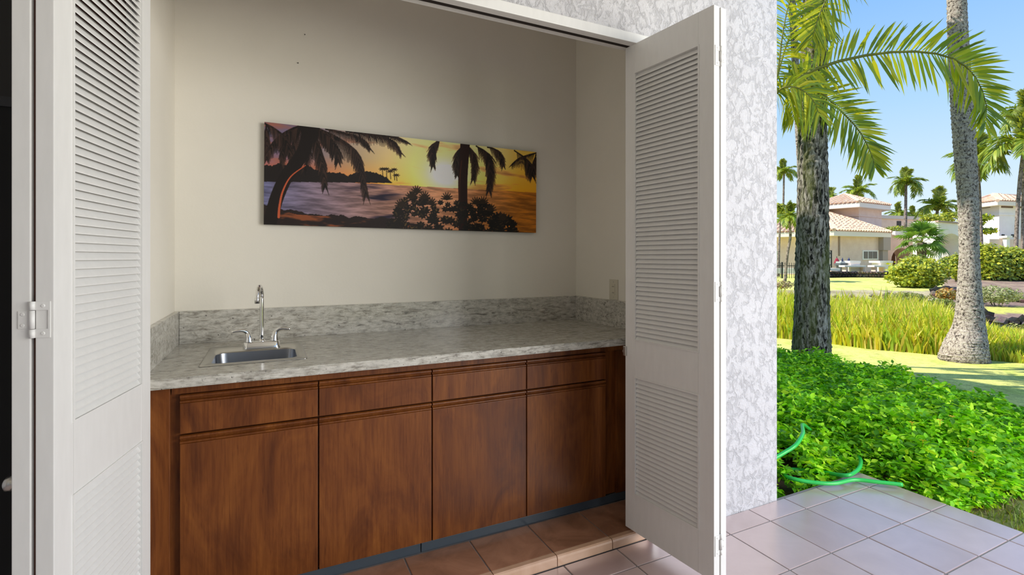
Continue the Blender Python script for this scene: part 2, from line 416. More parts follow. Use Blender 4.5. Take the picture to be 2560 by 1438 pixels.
def hinge(door, sg, z, big):
    """non-mortise hinge across the near edges of the two panels; edge plane is local x = 0"""
    h = empty('hinge', (0, 0, z), None, None); h.parent = door
    yb = sg * (PT + GAP / 2)
    H2 = .040
    bm = bmesh.new()
    def bx(y0, y1, z0, z1, x0=-.0022, x1=.0):
        a, b = sorted((sg * y0, sg * y1)); box(bm, x0, x1, a, b, z0, z1)
    bx(.006, .010, -H2, H2); bx(.010, PT, H2 * .52, H2); bx(.010, PT, -H2, -H2 * .52)
    bm_obj('large_leaf', bm, MAT['paint'], h)
    bm = bmesh.new(); bx(PT + .005, PT + GAP + .021, -H2 * .48, H2 * .48)
    bm_obj('small_leaf', bm, MAT['paint'], h)
    for z0, z1 in ((-H2, -H2 * .53), (-H2 * .50, H2 * .50), (H2 * .53, H2)):
        bm = bmesh.new(); loft(bm, [circ((-.003, yb, z0), .0052, 14), circ((-.003, yb, z1), .0052, 14)])
        bm_obj('knuckle', bm, MAT['paint'], h, True)
    for y, zz in ((.019, H2 * .76), (.019, -H2 * .76), (PT + GAP + .013, H2 * .30), (PT + GAP + .013, -H2 * .30)):
        bm = bmesh.new(); c = (-.0022, sg * y, zz)
        loft(bm, [circ(c, .0042, 10, 'x'), circ((c[0] - .0012, c[1], c[2]), .0030, 10, 'x')]); bmesh.ops.recalc_face_normals(bm, faces=bm.faces[:])
        bm_obj('screw', bm, MAT['paint'], h)
def bifold(name, near, far, sg, label):
    dx, dy = far[0] - near[0], far[1] - near[1]
    d = empty(name, (near[0], near[1], 0), label, 'door', rotz=math.atan2(dy, dx), kind='structure')
    sm = slat_mesh(sg)
    for k in range(2):
        p = bm_obj('door_panel', panel_frame(sg), MAT['paint'], d)
        if k: p.location.y = sg * (PT + GAP)
        for a, b in LOUV:
            n = int(round((b - a) / PITCH)); st = (b - a) / n
            for i in range(n):
                s = bpy.data.objects.new('slat', sm); COL.objects.link(s); s.parent = p
                s.location = (0, 0, a + st * (i + .5))
        if not k:
            for a, b in LOUV: bead(p, sg, a, b, 0)
    # dark edge of the folded gap, seen between the panels
    for z in (.203, 1.213, 2.153): hinge(d, sg, z, True)
    return d
dl = bifold('door_1', (-.4297, 1.44), (-.3385, 1.92), 1, 'white louvered bifold door folded open left of the sink')
dr = bifold('door_2', (1.583, 1.4297), (1.535, 1.92), -1, 'white louvered bifold door folded open on the outlet side of the alcove')
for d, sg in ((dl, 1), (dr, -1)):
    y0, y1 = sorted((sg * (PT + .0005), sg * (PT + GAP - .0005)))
    box_obj('gap_strip', .012, PW - .01, y0, y1, ZD0 + .01, ZD1 - .01, MAT['gap_red'], d)  # dark red-brown strip filling the gap between the folded panels
bm = bmesh.new(); c = (.035, 2 * PT + GAP, .845)
loft(bm, [circ((c[0], c[1], c[2]), .013, 16, 'y'), circ((c[0], c[1] + .010, c[2]), .007, 16, 'y'), circ((c[0], c[1] + .018, c[2]), .016, 16, 'y'), circ((c[0], c[1] + .027, c[2]), .0165, 16, 'y'), circ((c[0], c[1] + .033, c[2]), .009, 16, 'y')])
bmesh.ops.recalc_face_normals(bm, faces=bm.faces[:])
tag(bm_obj('door_knob', bm, MAT['steel'], dl, True), 'round nickel knob')
bm = bmesh.new(); box(bm, PW - .012, PW + .004, -.002, .012, .880, .925, .002); box(bm, PW - .006, PW + .010, .004, .010, .895, .905)
tag(bm_obj('catch', bm, MAT['steel'], dr), 'small metal roller catch')

# ------------------------------------------------------------------ base cabinet
YC = 2.150
cab = empty('base_cabinet', (0, 0, 0), 'cherry stained base cabinet with four drawers over four doors', 'cabinet')
cab.location = (.65, 2.5, ZA)
def cw(o):   # world-built mesh into the cabinet's frame
    o.parent = cab; o.matrix_parent_inverse = Matrix.Translation((-.65, -2.5, -ZA)); return o
bm = bmesh.new()
box(bm, XL + .002, XR - .002, YC + .024, YC + .044, .088, .887)
box(bm, XL + .002, XR - .002, YC + .044, YB - .002, .088, .10); box(bm, XL + .002, XL + .02, YC + .044, YB - .002, .10, .887)
box(bm, XR - .02, XR - .002, YC + .044, YB - .002, .10, .887); box(bm, XL + .02, XR - .02, YB - .02, YB - .004, .10, .887)
cw(bm_obj('body', bm, MAT['wood']))
cw(box_obj('top_rail', -.318, XR - .002, YC + .012, YC + .024, .853, .887, MAT['wood']))
cw(box_obj('filler_board', XL + .002, -.322, YC + .006, YC + .024, .088, .887, MAT['wood'], None, .002))
cw(box_obj('filler_board', 1.668, XR - .002, YC + .010, YC + .024, .088, .852, MAT['wood'], None, .002))
for a, b in ((XL + .004, .60), (.604, XR - .004)):
    cw(box_obj('toe_kick', a, b, YC + .010, YC + .022, ZA + .001, .087, MAT['slate'], None, .0015))
bx4 = [-.294, .178, .650, 1.123, 1.595]
def front(name, x0, x1, z0, z1):
    y = YC
    bm = bmesh.new(); box(bm, x0, x1, y, y + .022, z0, z1 - .0305, .0015)
    f = cw(bm_obj(name, bm, MAT['wood']))
    # moulded finger pull along the top edge: lip, groove, bead
    bm = bmesh.new(); z = z1
    prof = [(y + .022, z - .031), (y + .022, z), (y + .004, z), (y - .001, z - .003), (y - .002, z - .007), (y + .001, z - .0115), (y + .009, z - .014), (y + .010, z - .0185),
            (y + .004, z - .0205), (y - .0005, z - .0225), (y - .0015, z - .0255), (y + .001, z - .0285), (y + .003, z - .031)]
    extrude_x(bm, prof, x0, x1)
    pr = bm_obj('pull_rail', bm, MAT['wood'], f)
    return f
for i in range(4):
    a, b = bx4[i] + .0028, bx4[i + 1] - .0028
    front('drawer', a, b, .7095, .850); front('door', a, b, .092, .7025)

# ------------------------------------------------------------------ granite worktop, sink, tap
ZC, YT = .925, 2.098
SX, SYc, SW, SDp = -.052, 2.485, .392, .455
ct = empty('granite_countertop', (.65, 2.5, .888), 'pale grey veined granite countertop with low backsplash', 'countertop')
def ctw(o): o.parent = ct; o.matrix_parent_inverse = Matrix.Translation((-.65, -2.5, -.888)); return o
bm = bmesh.new()
hx0, hx1, hy0, hy1 = SX - .165, SX + .165, SYc - .20, SYc + .20
xs = [XL + .001, hx0, hx1, XR - .001]; ys = [YT, hy0, hy1, YB - .001]
vt = {}
for zz in (.888, ZC):
    for i, x in enumerate(xs):
        for j, y in enumerate(ys): vt[i, j, zz] = bm.verts.new((x, y, zz))
for i in range(3):
    for j in range(3):
        if (i, j) == (1, 1): continue
        bm.faces.new([vt[i, j, ZC], vt[i + 1, j, ZC], vt[i + 1, j + 1, ZC], vt[i, j + 1, ZC]])
        bm.faces.new([vt[i, j + 1, .888], vt[i + 1, j + 1, .888], vt[i + 1, j, .888], vt[i, j, .888]])
for i in range(3):
    bm.faces.new([vt[i, 0, .888], vt[i + 1, 0, .888], vt[i + 1, 0, ZC], vt[i, 0, ZC]]); bm.faces.new([vt[i + 1, 3, .888], vt[i, 3, .888], vt[i, 3, ZC], vt[i + 1, 3, ZC]])
    bm.faces.new([vt[0, i + 1, .888], vt[0, i, .888], vt[0, i, ZC], vt[0, i + 1, ZC]]); bm.faces.new([vt[3, i, .888], vt[3, i + 1, .888], vt[3, i + 1, ZC], vt[3, i, ZC]])
for (a, b), (c, d) in (((1, 1), (2, 1)), ((2, 1), (2, 2)), ((2, 2), (1, 2)), ((1, 2), (1, 1))):
    bm.faces.new([vt[a, b, .888], vt[a, b, ZC], vt[c, d, ZC], vt[c, d, .888]])
bmesh.ops.recalc_face_normals(bm, faces=bm.faces[:])
ed = [e for e in bm.edges if all(abs(v.co.y - YT) < 1e-5 for v in e.verts) and abs(e.verts[0].co.z - e.verts[1].co.z) < 1e-5]
bmesh.ops.bevel(bm, geom=ed, offset=.004, segments=2, affect='EDGES')
ctw(bm_obj('slab', bm, MAT['granite']))
ctw(box_obj('backsplash', XL + .021, XR - .021, YB - .020, YB - .0005, ZC, 1.085, MAT['granite'], None, .0012))
ctw(box_obj('side_splash', XL + .0005, XL + .020, YT + .06, YB - .0005, ZC, 1.085, MAT['granite'], None, .0012))
ctw(box_obj('side_splash', XR - .020, XR - .0005, YT + .01, YB - .0005, ZC, 1.085, MAT['granite'], None, .0012))

sink = empty('bar_sink', (SX, SYc, ZC), 'small square stainless drop in bar sink set in the granite', 'sink')
bm = bmesh.new()
bw, bd, by = .318, .262, -.052      # bowl sits to the front, tap deck behind
loft(bm, [rrect(0, 0, SW - .002, SDp - .002, .012, .0006), rrect(0, 0, SW, SDp, .013, .002), rrect(0, 0, SW - .012, SDp - .012, .012, .0045), rrect(0, 0, SW - .026, SDp - .026, .012, .003),
          rrect(0, by, bw + .012, bd + .012, .046, .0028), rrect(0, by, bw, bd, .042, -.003)], False, False)
bmesh.ops.recalc_face_normals(bm, faces=bm.faces[:])
bm_obj('rim', bm, MAT['steel'], sink, True)
bm = bmesh.new()
loft(bm, [rrect(0, by, bw, bd, .042, -.003), rrect(0, by, bw - .012, bd - .012, .044, -.09), rrect(0, by, bw - .03, bd - .03, .05, -.135), rrect(0, by, bw - .09, bd - .09, .045, -.15), rrect(0, by, .07, .07, .034, -.154)], False, True)
bmesh.ops.recalc_face_normals(bm, faces=bm.faces[:])
for f in bm.faces: f.normal_flip()
bm_obj('bowl', bm, mat_plain('satin_dark_steel', (.34, .36, .40), .28, 1), sink, True)
bm = bmesh.new(); loft(bm, [circ((0, by, -.1535), .042, 20), circ((0, by, -.150), .040, 20), circ((0, by, -.152), .028, 20)]); bm_obj('drain', bm, MAT['chrome'], sink, True)

tapx, tapy = -.032, 2.600
tap = empty('faucet', (tapx, tapy, ZC + .003), 'chrome gooseneck bar tap with two lever handles behind the sink', 'faucet')
bm = bmesh.new()
loft(bm, [rrect(0, 0, .158, .052, .022, 0), rrect(0, 0, .156, .050, .022, .006), rrect(0, 0, .148, .042, .018, .030), rrect(0, 0, .138, .032, .014, .033)])
bm_obj('base_plate', bm, MAT['chrome'], tap, True)
bm = bmesh.new()
pts = [(0, 0, .028), (0, 0, .12), (0, 0, .230)] + [(-.008 * (1 - math.cos(a)), -.050 * (1 - math.cos(a)), .240 + .050 * math.sin(a)) for a in np.linspace(.05, 2.95, 14)] + [(-.017, -.1005, .236)]
tube(bm, spline(pts, 44), .0092, 14); bm_obj('spout', bm, MAT['chrome'], tap, True)
bm = bmesh.new(); loft(bm, [circ((-.0168, -.1005, .216), .0105, 16), circ((-.0168, -.1005, .240), .0115, 16), circ((-.0168, -.1005, .243), .0092, 16)]); bm_obj('aerator', bm, MAT['chrome'], tap, True)
bm = bmesh.new(); loft(bm, [circ((0, 0, .027), .0155, 16), circ((0, 0, .033), .0165, 16), circ((0, 0, .040), .0125, 16), circ((0, 0, .044), .0078, 16)]); bm_obj('collar', bm, MAT['chrome'], tap, True)
for s in (-1, 1):
    bm = bmesh.new()
    loft(bm, [circ((s * .052, 0, .030), .0200, 16), circ((s * .052, 0, .034), .0200, 16), circ((s * .053, 0, .052), .0155, 16), circ((s * .057, 0, .074), .0122, 16), circ((s * .060, 0, .080), .006, 16)], True, True)
    p = spline([(s * .054, 0, .055), (s * .060, -.001, .074), (s * .076, -.004, .0855), (s * .098, -.008, .0865), (s * .122, -.010, .082)], 16)
    tube(bm, p, np.linspace(.0118, .0058, 16), 12)
    bm_obj('handle', bm, MAT['chrome'], tap, True)

# ------------------------------------------------------------------ outlet
ou = empty('power_outlet', (XR, 2.500, 1.151), 'almond double wall outlet above the splash on the side wall', 'outlet')
box_obj('cover_plate', -.006, 0, -.042, .042, -.062, .062, MAT['plastic'], ou, .002)
box_obj('receptacle', -.0085, -.005, -.017, .017, -.034, .034, MAT['plastic'], ou, .001)
for zz in (-.019, .019):
    for yy in (-.006, .006): box_obj('slot', -.0092, -.008, yy - .0012, yy + .0012, zz - .004, zz + .004, MAT['slot'], ou)
for zz in (-.047, .047):
    bm = bmesh.new(); loft(bm, [circ((-.006, 0, zz), .0034, 10, 'x'), circ((-.0072, 0, zz), .0028, 10, 'x')]); bmesh.ops.recalc_face_normals(bm, faces=bm.faces[:]); bm_obj('screw', bm, MAT['steel'], ou)

# ------------------------------------------------------------------ canvas print of a sunset shore
def make_print():
    W, Hn = 660, 218
    z0, z1 = 1 / 910., 1 / 717.
    def im(x, y):            # position on the print of a point measured on a slanted view of it
        s = (x - 70.) / 2425.; t = s * z0 / (s * z0 + (1 - s) * z1)
        top, bot = 55 + 270 * s, 965 + 75 * s
        return t, (bot - y) / (bot - top)
    tt, vv = np.meshgrid((np.arange(W) + .5) / W, (np.arange(Hn) + .5) / Hn)
    asp = W / Hn
    X, Y = tt * asp, vv
    rg = np.random.default_rng(3)
    def fbm(sx_, sy_, seed):
        r = np.random.default_rng(seed); out = 0; amp = 1
        for o in range(4):
            ph = r.uniform(0, 6.28, 6); out = out + amp * (np.sin(X * sx_ + 1.7 * np.sin(Y * sy_ * .7 + ph[0]) + ph[1]) * np.sin(Y * sy_ + 1.3 * np.sin(X * sx_ * .6 + ph[2]) + ph[3]))
            sx_ *= 2.1; sy_ *= 2.1; amp *= .55
        return out
    hz = .455 + .045 * tt
    st, sv = im(1690, 520)
    d = np.sqrt(((X - st * asp) / 1.0) ** 2 + ((Y - sv) * 1.35) ** 2)
    def lerp(a, b, f): f = np.clip(f, 0, 1)[..., None]; return np.array(a, float) * (1 - f) + np.array(b, float) * f if not isinstance(a, np.ndarray) else a * (1 - f) + np.array(b, float) * f
    up = np.clip((Y - hz) / (1 - hz), 0, 1)
    left = lerp(np.array((205., 95, 60)), (100, 88, 112), up * 2.0); right = lerp(np.array((235., 150, 25)), (205, 165, 60), up)
    f = np.clip((tt - .10) / .42, 0, 1)[..., None]
    mid = lerp(np.array((250., 195, 60)), (225, 195, 150), up * 1.1)
    sky = left * (1 - f) + mid * f
    g = np.clip((tt - .72) / .2, 0, 1)[..., None]; sky = sky * (1 - g) + right * g
    sky = lerp(sky, (252, 228, 165), .8 * np.exp(-(d / .85) ** 2) * up ** .7); sky = lerp(sky, (255, 228, 110), 1.0 * np.exp(-(d / .48) ** 2)); sky = lerp(sky, (255, 252, 242), 1.15 * np.exp(-(d / .24) ** 2))
    cl = fbm(3.2, 16, 5)
    sky = lerp(sky, (150, 85, 60), np.clip(cl - .35, 0, 1) * .75 * (1 - .7 * np.exp(-(d / .5) ** 2)))
    f = np.clip(tt * 1.6, 0, 1)[..., None]
    sea = np.array((88., 88, 118)) * (1 - f) + np.array((178., 118, 82)) * f
    g = np.clip((tt - .62) / .3, 0, 1)[..., None]; sea = sea * (1 - g) + np.array((150., 88, 22)) * g
    gl = np.exp(-((X - st * asp) / .55) ** 2) * np.clip(1 - (hz - Y) / .5, 0, 1); sea = lerp(sea, (215, 150, 110), gl * .7)
    wv = fbm(9, 60, 9); sea = sea * (1 + .20 * np.clip(wv, -1.2, 1.2))[..., None]
    sea = lerp(sea, (35, 30, 45), (np.clip(fbm(2.5, 15, 11) - .55, 0, 1) * 1.3) * np.clip((.50 - tt) * 8, 0, 1))
    img = np.where((Y > hz)[..., None], sky, sea)
    def paint(mask, col, a=1.0): 
        m = np.clip(mask, 0, 1)[..., None] * a; img[:] = img * (1 - m) + np.array(col, float) * m
    def seg(p, q, w0, w1, col, a=1.0):
        (x0, y0), (x1, y1) = p, q; x0 *= asp; x1 *= asp
        m = max(w0, w1) + .01
        i0, i1 = int(max(0, (min(x0, x1) - m) / asp * W)), int(min(W, (max(x0, x1) + m) / asp * W + 1)); j0, j1 = int(max(0, (min(y0, y1) - m) * Hn)), int(min(Hn, (max(y0, y1) + m) * Hn + 1))
        if i1 <= i0 or j1 <= j0: return
        xs_, ys_ = X[j0:j1, i0:i1], Y[j0:j1, i0:i1]; L2 = (x1 - x0) ** 2 + (y1 - y0) ** 2 + 1e-12
        t = np.clip(((xs_ - x0) * (x1 - x0) + (ys_ - y0) * (y1 - y0)) / L2, 0, 1)
        dd = np.hypot(xs_ - x0 - t * (x1 - x0), ys_ - y0 - t * (y1 - y0)); w = w0 + (w1 - w0) * t
        mk = np.clip((w - dd) * Hn + .5, 0, 1)[..., None] * a
        img[j0:j1, i0:i1] = img[j0:j1, i0:i1] * (1 - mk) + np.array(col, float) * mk
    def path(pts, w, col, a=1.0):
        q = [im(*p) for p in pts]; n = len(q) - 1
        for i in range(n): seg(q[i], q[i + 1], w[0] + (w[1] - w[0]) * i / n, w[0] + (w[1] - w[0]) * (i + 1) / n, col, a)
    def dens(pts, n): return spline(pts, n).tolist()
    def frond(pts, L, n, col, drop=.6, sidew=(1, 1)):
        c = spline(pts, n); T = np.gradient(c, axis=0); T /= np.linalg.norm(T, axis=1)[:, None] + 1e-9
        for i in range(n - 1): path([c[i], c[i + 1]], (.008, .007), col)
        for i in range(2, n):
            for s, k in ((1, sidew[0]), (-1, sidew[1])):
                N = np.array([-T[i][1], T[i][0]]) * s; dv = .75 * T[i] + .75 * N + np.array([0, drop]); dv /= np.linalg.norm(dv)
                l = L * k * (.55 + .45 * math.sin(math.pi * min(1, i / n + .15))) * rg.uniform(.8, 1.15)
                cc = np.array(col) * rg.uniform(.6, 2.4)
                path([c[i], c[i] + dv * l * .6 + np.array([0, 4]), c[i] + dv * l + np.array([0, drop * l * .25])], (.0070, .0020), cc, .95)
    # far shore, beach
    q = [im(x, y) for x, y in ((70, 425), (270, 430), (420, 450), (640, 500), (760, 505), (880, 520), (1000, 495), (1090, 520), (1180, 565), (1245, 590))]
    sh = np.interp(tt, [a for a, b in q], [b for a, b in q]); low = np.interp(tt, [0, im(1245, 590)[0]], [im(75, 585)[1], im(1245, 597)[1]])
    paint(((Y < sh + .018 * fbm(26, 3, 21)) & (Y > low) & (tt < im(1245, 590)[0])) * 1.0, (28, 22, 20))
    for x, y, h in ((1130, 545, 75), (1165, 555, 85), (1200, 560, 70), (1235, 570, 95), (1255, 575, 50)):
        path([(x, y), (x - 6, y - h)], (.004, .003), (30, 20, 15)); 
        for a in range(0, 360, 45): path([(x - 6, y - h), (x - 6 + 30 * math.cos(math.radians(a)), y - h + 16 * math.sin(math.radians(a)) + 4)], (.006, .003), (35, 25, 18))
    bt = np.interp(tt, [0, .1, .25, .42, .5, .62], [.20, .13, .12, .10, .05, 0.0])
    paint((Y < bt + .016 * fbm(14, 8, 31)) * 1.0, (34, 24, 22))
    paint((np.clip(fbm(7, 22, 33) - .1, 0, 1) * 1.4) * (Y < bt - .02) * (tt < .5), (140, 75, 42), .8)
    dk = (24, 17, 14)
    # fronds above
    for p, L, n, dr, sw in (([(430, 95), (560, 130), (640, 200), (690, 330)], 115, 30, .9, (1, 1)), ([(90, 80), (90, 180), (100, 280), (95, 380)], 90, 18, .8, (1, 1)), ([(400, 80), (360, 200), (330, 300), (310, 380)], 90, 18, .8, (1, 1)), ([(620, 120), (780, 150), (930, 200), (1010, 290)], 100, 30, .8, (.7, 1)),
        ([(420, 90), (330, 110), (200, 190), (110, 330)], 130, 26, .9, (1, 1)), ([(420, 90), (300, 150), (250, 260), (230, 420)], 110, 22, .9, (1, 1)),
        ([(80, 70), (170, 120), (260, 210), (300, 320)], 110, 20, .8, (1, 1)), ([(500, 110), (540, 250), (590, 420), (615, 620)], 120, 30, .9, (1, 1)),
        ([(520, 100), (700, 180), (860, 290), (930, 450), (980, 700)], 130, 44, .9, (1, 1)), ([(520, 90), (640, 180), (720, 300), (730, 400)], 110, 24, .9, (1, 1)),
        ([(800, 140), (1000, 165), (1180, 210), (1290, 330)], 105, 34, .7, (.8, 1)), ([(480, 100), (430, 200), (470, 330), (430, 470)], 90, 18, .8, (1, 1)),
        ([(880, 150), (1060, 170), (1230, 185), (1340, 230)], 90, 26, .9, (.6, 1)),
        ([(1640, 215), (1590, 250), (1570, 330), (1575, 440)], 95, 24, .8, (1, 1)), ([(1850, 260), (1800, 320), (1785, 420), (1790, 520)], 85, 20, .8, (1, 1)),
        ([(1880, 260), (1930, 330), (1950, 450), (1935, 560)], 90, 22, .8, (1, 1)), ([(1960, 270), (2060, 340), (2090, 500), (2075, 660)], 115, 34, .9, (1, 1)),
        ([(2500, 330), (2420, 350), (2340, 380), (2280, 430)], 80, 16, .9, (1, 1)), ([(2300, 310), (2400, 380), (2440, 450), (2460, 530)], 115, 22, .9, (1, 1)),
        ([(2060, 280), (2130, 300), (2180, 360), (2200, 440)], 80, 16, .8, (1, 1)), ([(2490, 345), (2480, 420), (2470, 500)], 70, 14, .8, (1, 1))):
        frond(p, L, int(n * 1.25), dk, dr, sw)
    # trunks
    path(dens([(120, 975), (150, 860), (190, 720), (260, 560), (350, 430), (420, 320), (455, 200), (470, 80)], 40), (.060, .062), dk)
    path(dens([(205, 900), (212, 800), (240, 670), (310, 540), (440, 440)], 30), (.011, .004), (170, 78, 48))
    path(dens([(470, 60), (480, 180)], 8), (.10, .075), dk)
    path(dens([(1845, 1030), (1845, 800), (1842, 560), (1860, 250)], 30), (.052, .058), (36, 16, 10))
    path(dens([(1810, 900), (1812, 600), (1830, 400)], 12), (.008, .006), (62, 30, 16))
    # shrubs in front
    for k in range(170):
        t = rg.uniform(0, 1); x = 1180 + 1130 * t; prof = np.interp(x, [1180, 1290, 1420, 1560, 1700, 1800, 1990, 2080, 2120, 2210, 2310], [960, 770, 690, 760, 720, 770, 760, 800, 890, 890, 960])
        y = rg.uniform(prof, 1030); r = rg.uniform(20, 46)
        if x > 1850: cols = ((20, 15, 10), (32, 24, 14), (60, 45, 25))
        else: cols = ((26, 20, 14), (48, 37, 22), (92, 72, 42))
        for a in np.linspace(0, 6.28, 8)[:-1] + rg.uniform(0, 1):
            path([(x, y), (x + r * math.cos(a), y + r * .85 * math.sin(a) - 4)], (.020, .006), cols[0])
        if rg.random() < .75:
            for a in rg.uniform(3.4, 6.0, 3): path([(x, y), (x + r * .8 * math.cos(a), y + r * .7 * math.sin(a))], (.006, .003), cols[2 if rg.random() < .35 else 1])
    for x, y in ((1430, 640), (1500, 690), (1380, 690), (1700, 700), (1960, 740), (2020, 735), (1290, 760), (1560, 745), (2090, 800), (2200, 880)):
        for a in np.linspace(math.pi * 1.02, math.pi * 1.98, 8): path([(x, y + 40), (x + 52 * math.cos(a), y + 40 + 60 * math.sin(a))], (.012, .005), (40, 30, 18))
    lin = np.clip((np.clip(img / 255., 0, 1) ** 2.15) * 1.35, 0, .96)
    gxv, gzv = np.meshgrid(np.arange(W + 1) / W - .5, np.arange(Hn + 1) / Hn - .5)
    V = np.stack([gxv * PWID, np.zeros_like(gxv), gzv * PHGT], -1).reshape(-1, 3)
    idx = np.arange((W + 1) * (Hn + 1)).reshape(Hn + 1, W + 1)
    F = np.stack([idx[:-1, :-1], idx[:-1, 1:], idx[1:, 1:], idx[1:, :-1]], -1).reshape(-1, 4)
    pad = np.pad(lin, ((0, 1), (0, 1), (0, 0)), 'edge').reshape(-1, 3)
    return arr_mesh('printed_face', V, F, pad)
PWID, PHGT = 1.607, .532
pic = empty('canvas_print', (.7785, 2.9025, 1.7825), 'wide canvas print of a sunset beach with palm silhouettes on the back wall', 'picture')
pic.rotation_euler = (0, math.radians(.35), 0)
mp_ = M('printed_canvas').set(rough=.55, spec=.3)
at_ = mp_.n('ShaderNodeAttribute'); at_.attribute_name = 'tint'; mp_.col(at_.outputs['Color'])
pf = link('printed_face', make_print(), mp_.m, pic); pf.location = (0, -.0105, 0)
box_obj('stretcher', -PWID / 2, PWID / 2, -.010, .019, -PHGT / 2, PHGT / 2, MAT['slot'], pic)
for x_, y_ in ((745, 158), (762, 87)):
    r_ = (x_ - 1280) / FPX; fw_ = YB / (CY - SY * r_); p_ = P(x_, y_, fw_)
    bm = bmesh.new(); loft(bm, [circ((p_.x, YB, p_.z), .0022, 8, 'y'), circ((p_.x, YB - .008, p_.z), .0022, 8, 'y')]); bmesh.ops.recalc_face_normals(bm, faces=bm.faces[:])
    tag(bm_obj('nail', bm, MAT['slot']), '%s small dark nail left in the wall above the canvas print' % ('upper' if y_ < 100 else 'lower'), 'nail')
# ------------------------------------------------------------------ the ground outside
def fwlat(x, y): return x * SY + y * CY, x * CY - y * SY
def gz(x, y):
    fw, la = fwlat(x, y); r = la / np.maximum(fw, .5)
    z = np.interp(fw, [-400, 0, 3, 4.5, 6, 8, 9.5, 12.5, 14.5, 18, 25, 34, 60, 400], [-.3, -.05, -.06, -.12, -.22, -.30, -.36, -.45, -.10, .15, .10, .08, .3, 1.0])
    right = np.clip((r - .84) / .10, 0, 1)
    zr = np.interp(fw, [-400, 8.6, 9.6, 11, 12, 13, 15, 17.5, 20, 23, 30, 45, 400], [-.3, -.32, -.36, -.24, -.12, -.10, -.11, -.02, .18, .33, .33, .2, 1.0])
    z = np.where(fw > 8.6, z * (1 - right) + zr * right, z)
    return z + .02 * np.sin(x * 1.3 + .5 * y) * np.sin(y * 1.1)
def gz1(x, y): return float(gz(np.array([x]), np.array([y]))[0])
BED = [(2.63, 1.92), (3.335, 1.90), (3.40, 1.40), (3.95, 1.33), (4.7, 1.45), (5.6, 1.62), (6.05, 2.7), (6.85, 4.2), (7.1, 7.5), (2.63, 7.5)]
def inside(poly, x, y):
    x = np.asarray(x); y = np.asarray(y); ins = np.zeros(x.shape, bool); n = len(poly)
    for i in range(n):
        (x0, y0), (x1, y1) = poly[i], poly[(i + 1) % n]
        ins ^= ((y0 > y) != (y1 > y)) & (x < (x1 - x0) * (y - y0) / (y1 - y0 + 1e-12) + x0)
    return ins
def edge_dist(poly, x, y):
    d = np.full(np.shape(x), 1e9); n = len(poly)
    for i in range(n):
        (x0, y0), (x1, y1) = poly[i], poly[(i + 1) % n]; L2 = (x1 - x0) ** 2 + (y1 - y0) ** 2
        t = np.clip(((x - x0) * (x1 - x0) + (y - y0) * (y1 - y0)) / L2, 0, 1); d = np.minimum(d, np.hypot(x - x0 - t * (x1 - x0), y - y0 - t * (y1 - y0)))
    return d
def sn(x, y, f, s): 
    return (np.sin(x * f + s) * np.sin(y * f * 1.13 + 2 * s) + .6 * np.sin((x + .7 * y) * f * 1.9 + 3 * s) + .5 * np.sin((x - 1.2 * y) * f * 2.7 + s * 5)) / 2.1
RF = ([.1, .42, .536, .72, .93, 1.02, 1.34], [12.6, 11.8, 10.9, 9.2, 8.15, 7.75, 7.7])   # near edge of the reeds: lateral ratio, distance
def terrain():
    az = np.concatenate([np.arange(-180, 35, 5), np.arange(35, 85, .3), np.arange(85, 180, 4)]) * math.pi / 180
    rr = np.concatenate([[1.0], 2.2 * 1.022 ** np.arange(0, 240)]); rr = rr[rr < 420]
    A, R = np.meshgrid(az, rr); x = R * np.sin(A); y = R * np.cos(A); z = gz(x, y)
    fw, la = fwlat(x, y); r = la / np.maximum(fw, .5)
    col = np.zeros(x.shape + (3,)); lawn = np.array((.68, .68, .22)); lawn2 = np.array((.58, .62, .16))
    n1 = sn(x, y, 2.3, 1.0); n2 = sn(x, y, .9, 2.0)
    col[:] = lawn; col[n1 > .25] = lawn2
    def zone(m, c, c2=None):
        col[m] = c
        if c2 is not None: col[m & (n1 > .1)] = c2
    zone((fw > np.interp(r, RF[0], RF[1]) + .05) & (fw < 13.6) & (r > .1), (.22, .25, .05), (.30, .30, .07))
    zone((fw > 13.3) & (fw < 15.5) & (r > .4), (.30, .30, .09), (.22, .19, .10))
    zone((fw > 15.5) & (fw < 18.2) & (r > .4), (.52, .44, .30), (.36, .30, .20))
    zone((fw > 11.5) & (fw < 30) & (r > .86), (.28, .19, .17), (.38, .28, .22))
    zone((fw > 12.9) & (fw < 14.9) & (r > .95), (.58, .56, .14))
    zone(fw > 36, (.40, .38, .14), (.30, .32, .10))
    b = inside(BED, x, y); col[b] = (.075, .048, .03)
    near = (fw < 6) & (x > 3.3) & (y < 1.75) & ~b; col[near] = (.20, .22, .07); col[near & (n1 > .2)] = (.24, .18, .10)
    lip = (np.hypot(x - 3.36, y - 1.80) < .28); col[lip] = (.26, .15, .10)
    col *= (1 + .12 * sn(x, y, 7., 4.))[..., None]
    nr, na = x.shape; idx = np.arange(nr * na).reshape(nr, na)
    F = np.stack([idx[:-1], np.roll(idx[:-1], -1, 1), np.roll(idx[1:], -1, 1), idx[1:]], -1).reshape(-1, 4)[:, ::-1]
    return arr_mesh('ground', np.stack([x, y, z], -1).reshape(-1, 3), F, col.reshape(-1, 3))
tag(link('ground', terrain(), MAT['ground'], None, True), 'sloping lawn, planting bed and bank outside the building', 'ground', kind='structure')

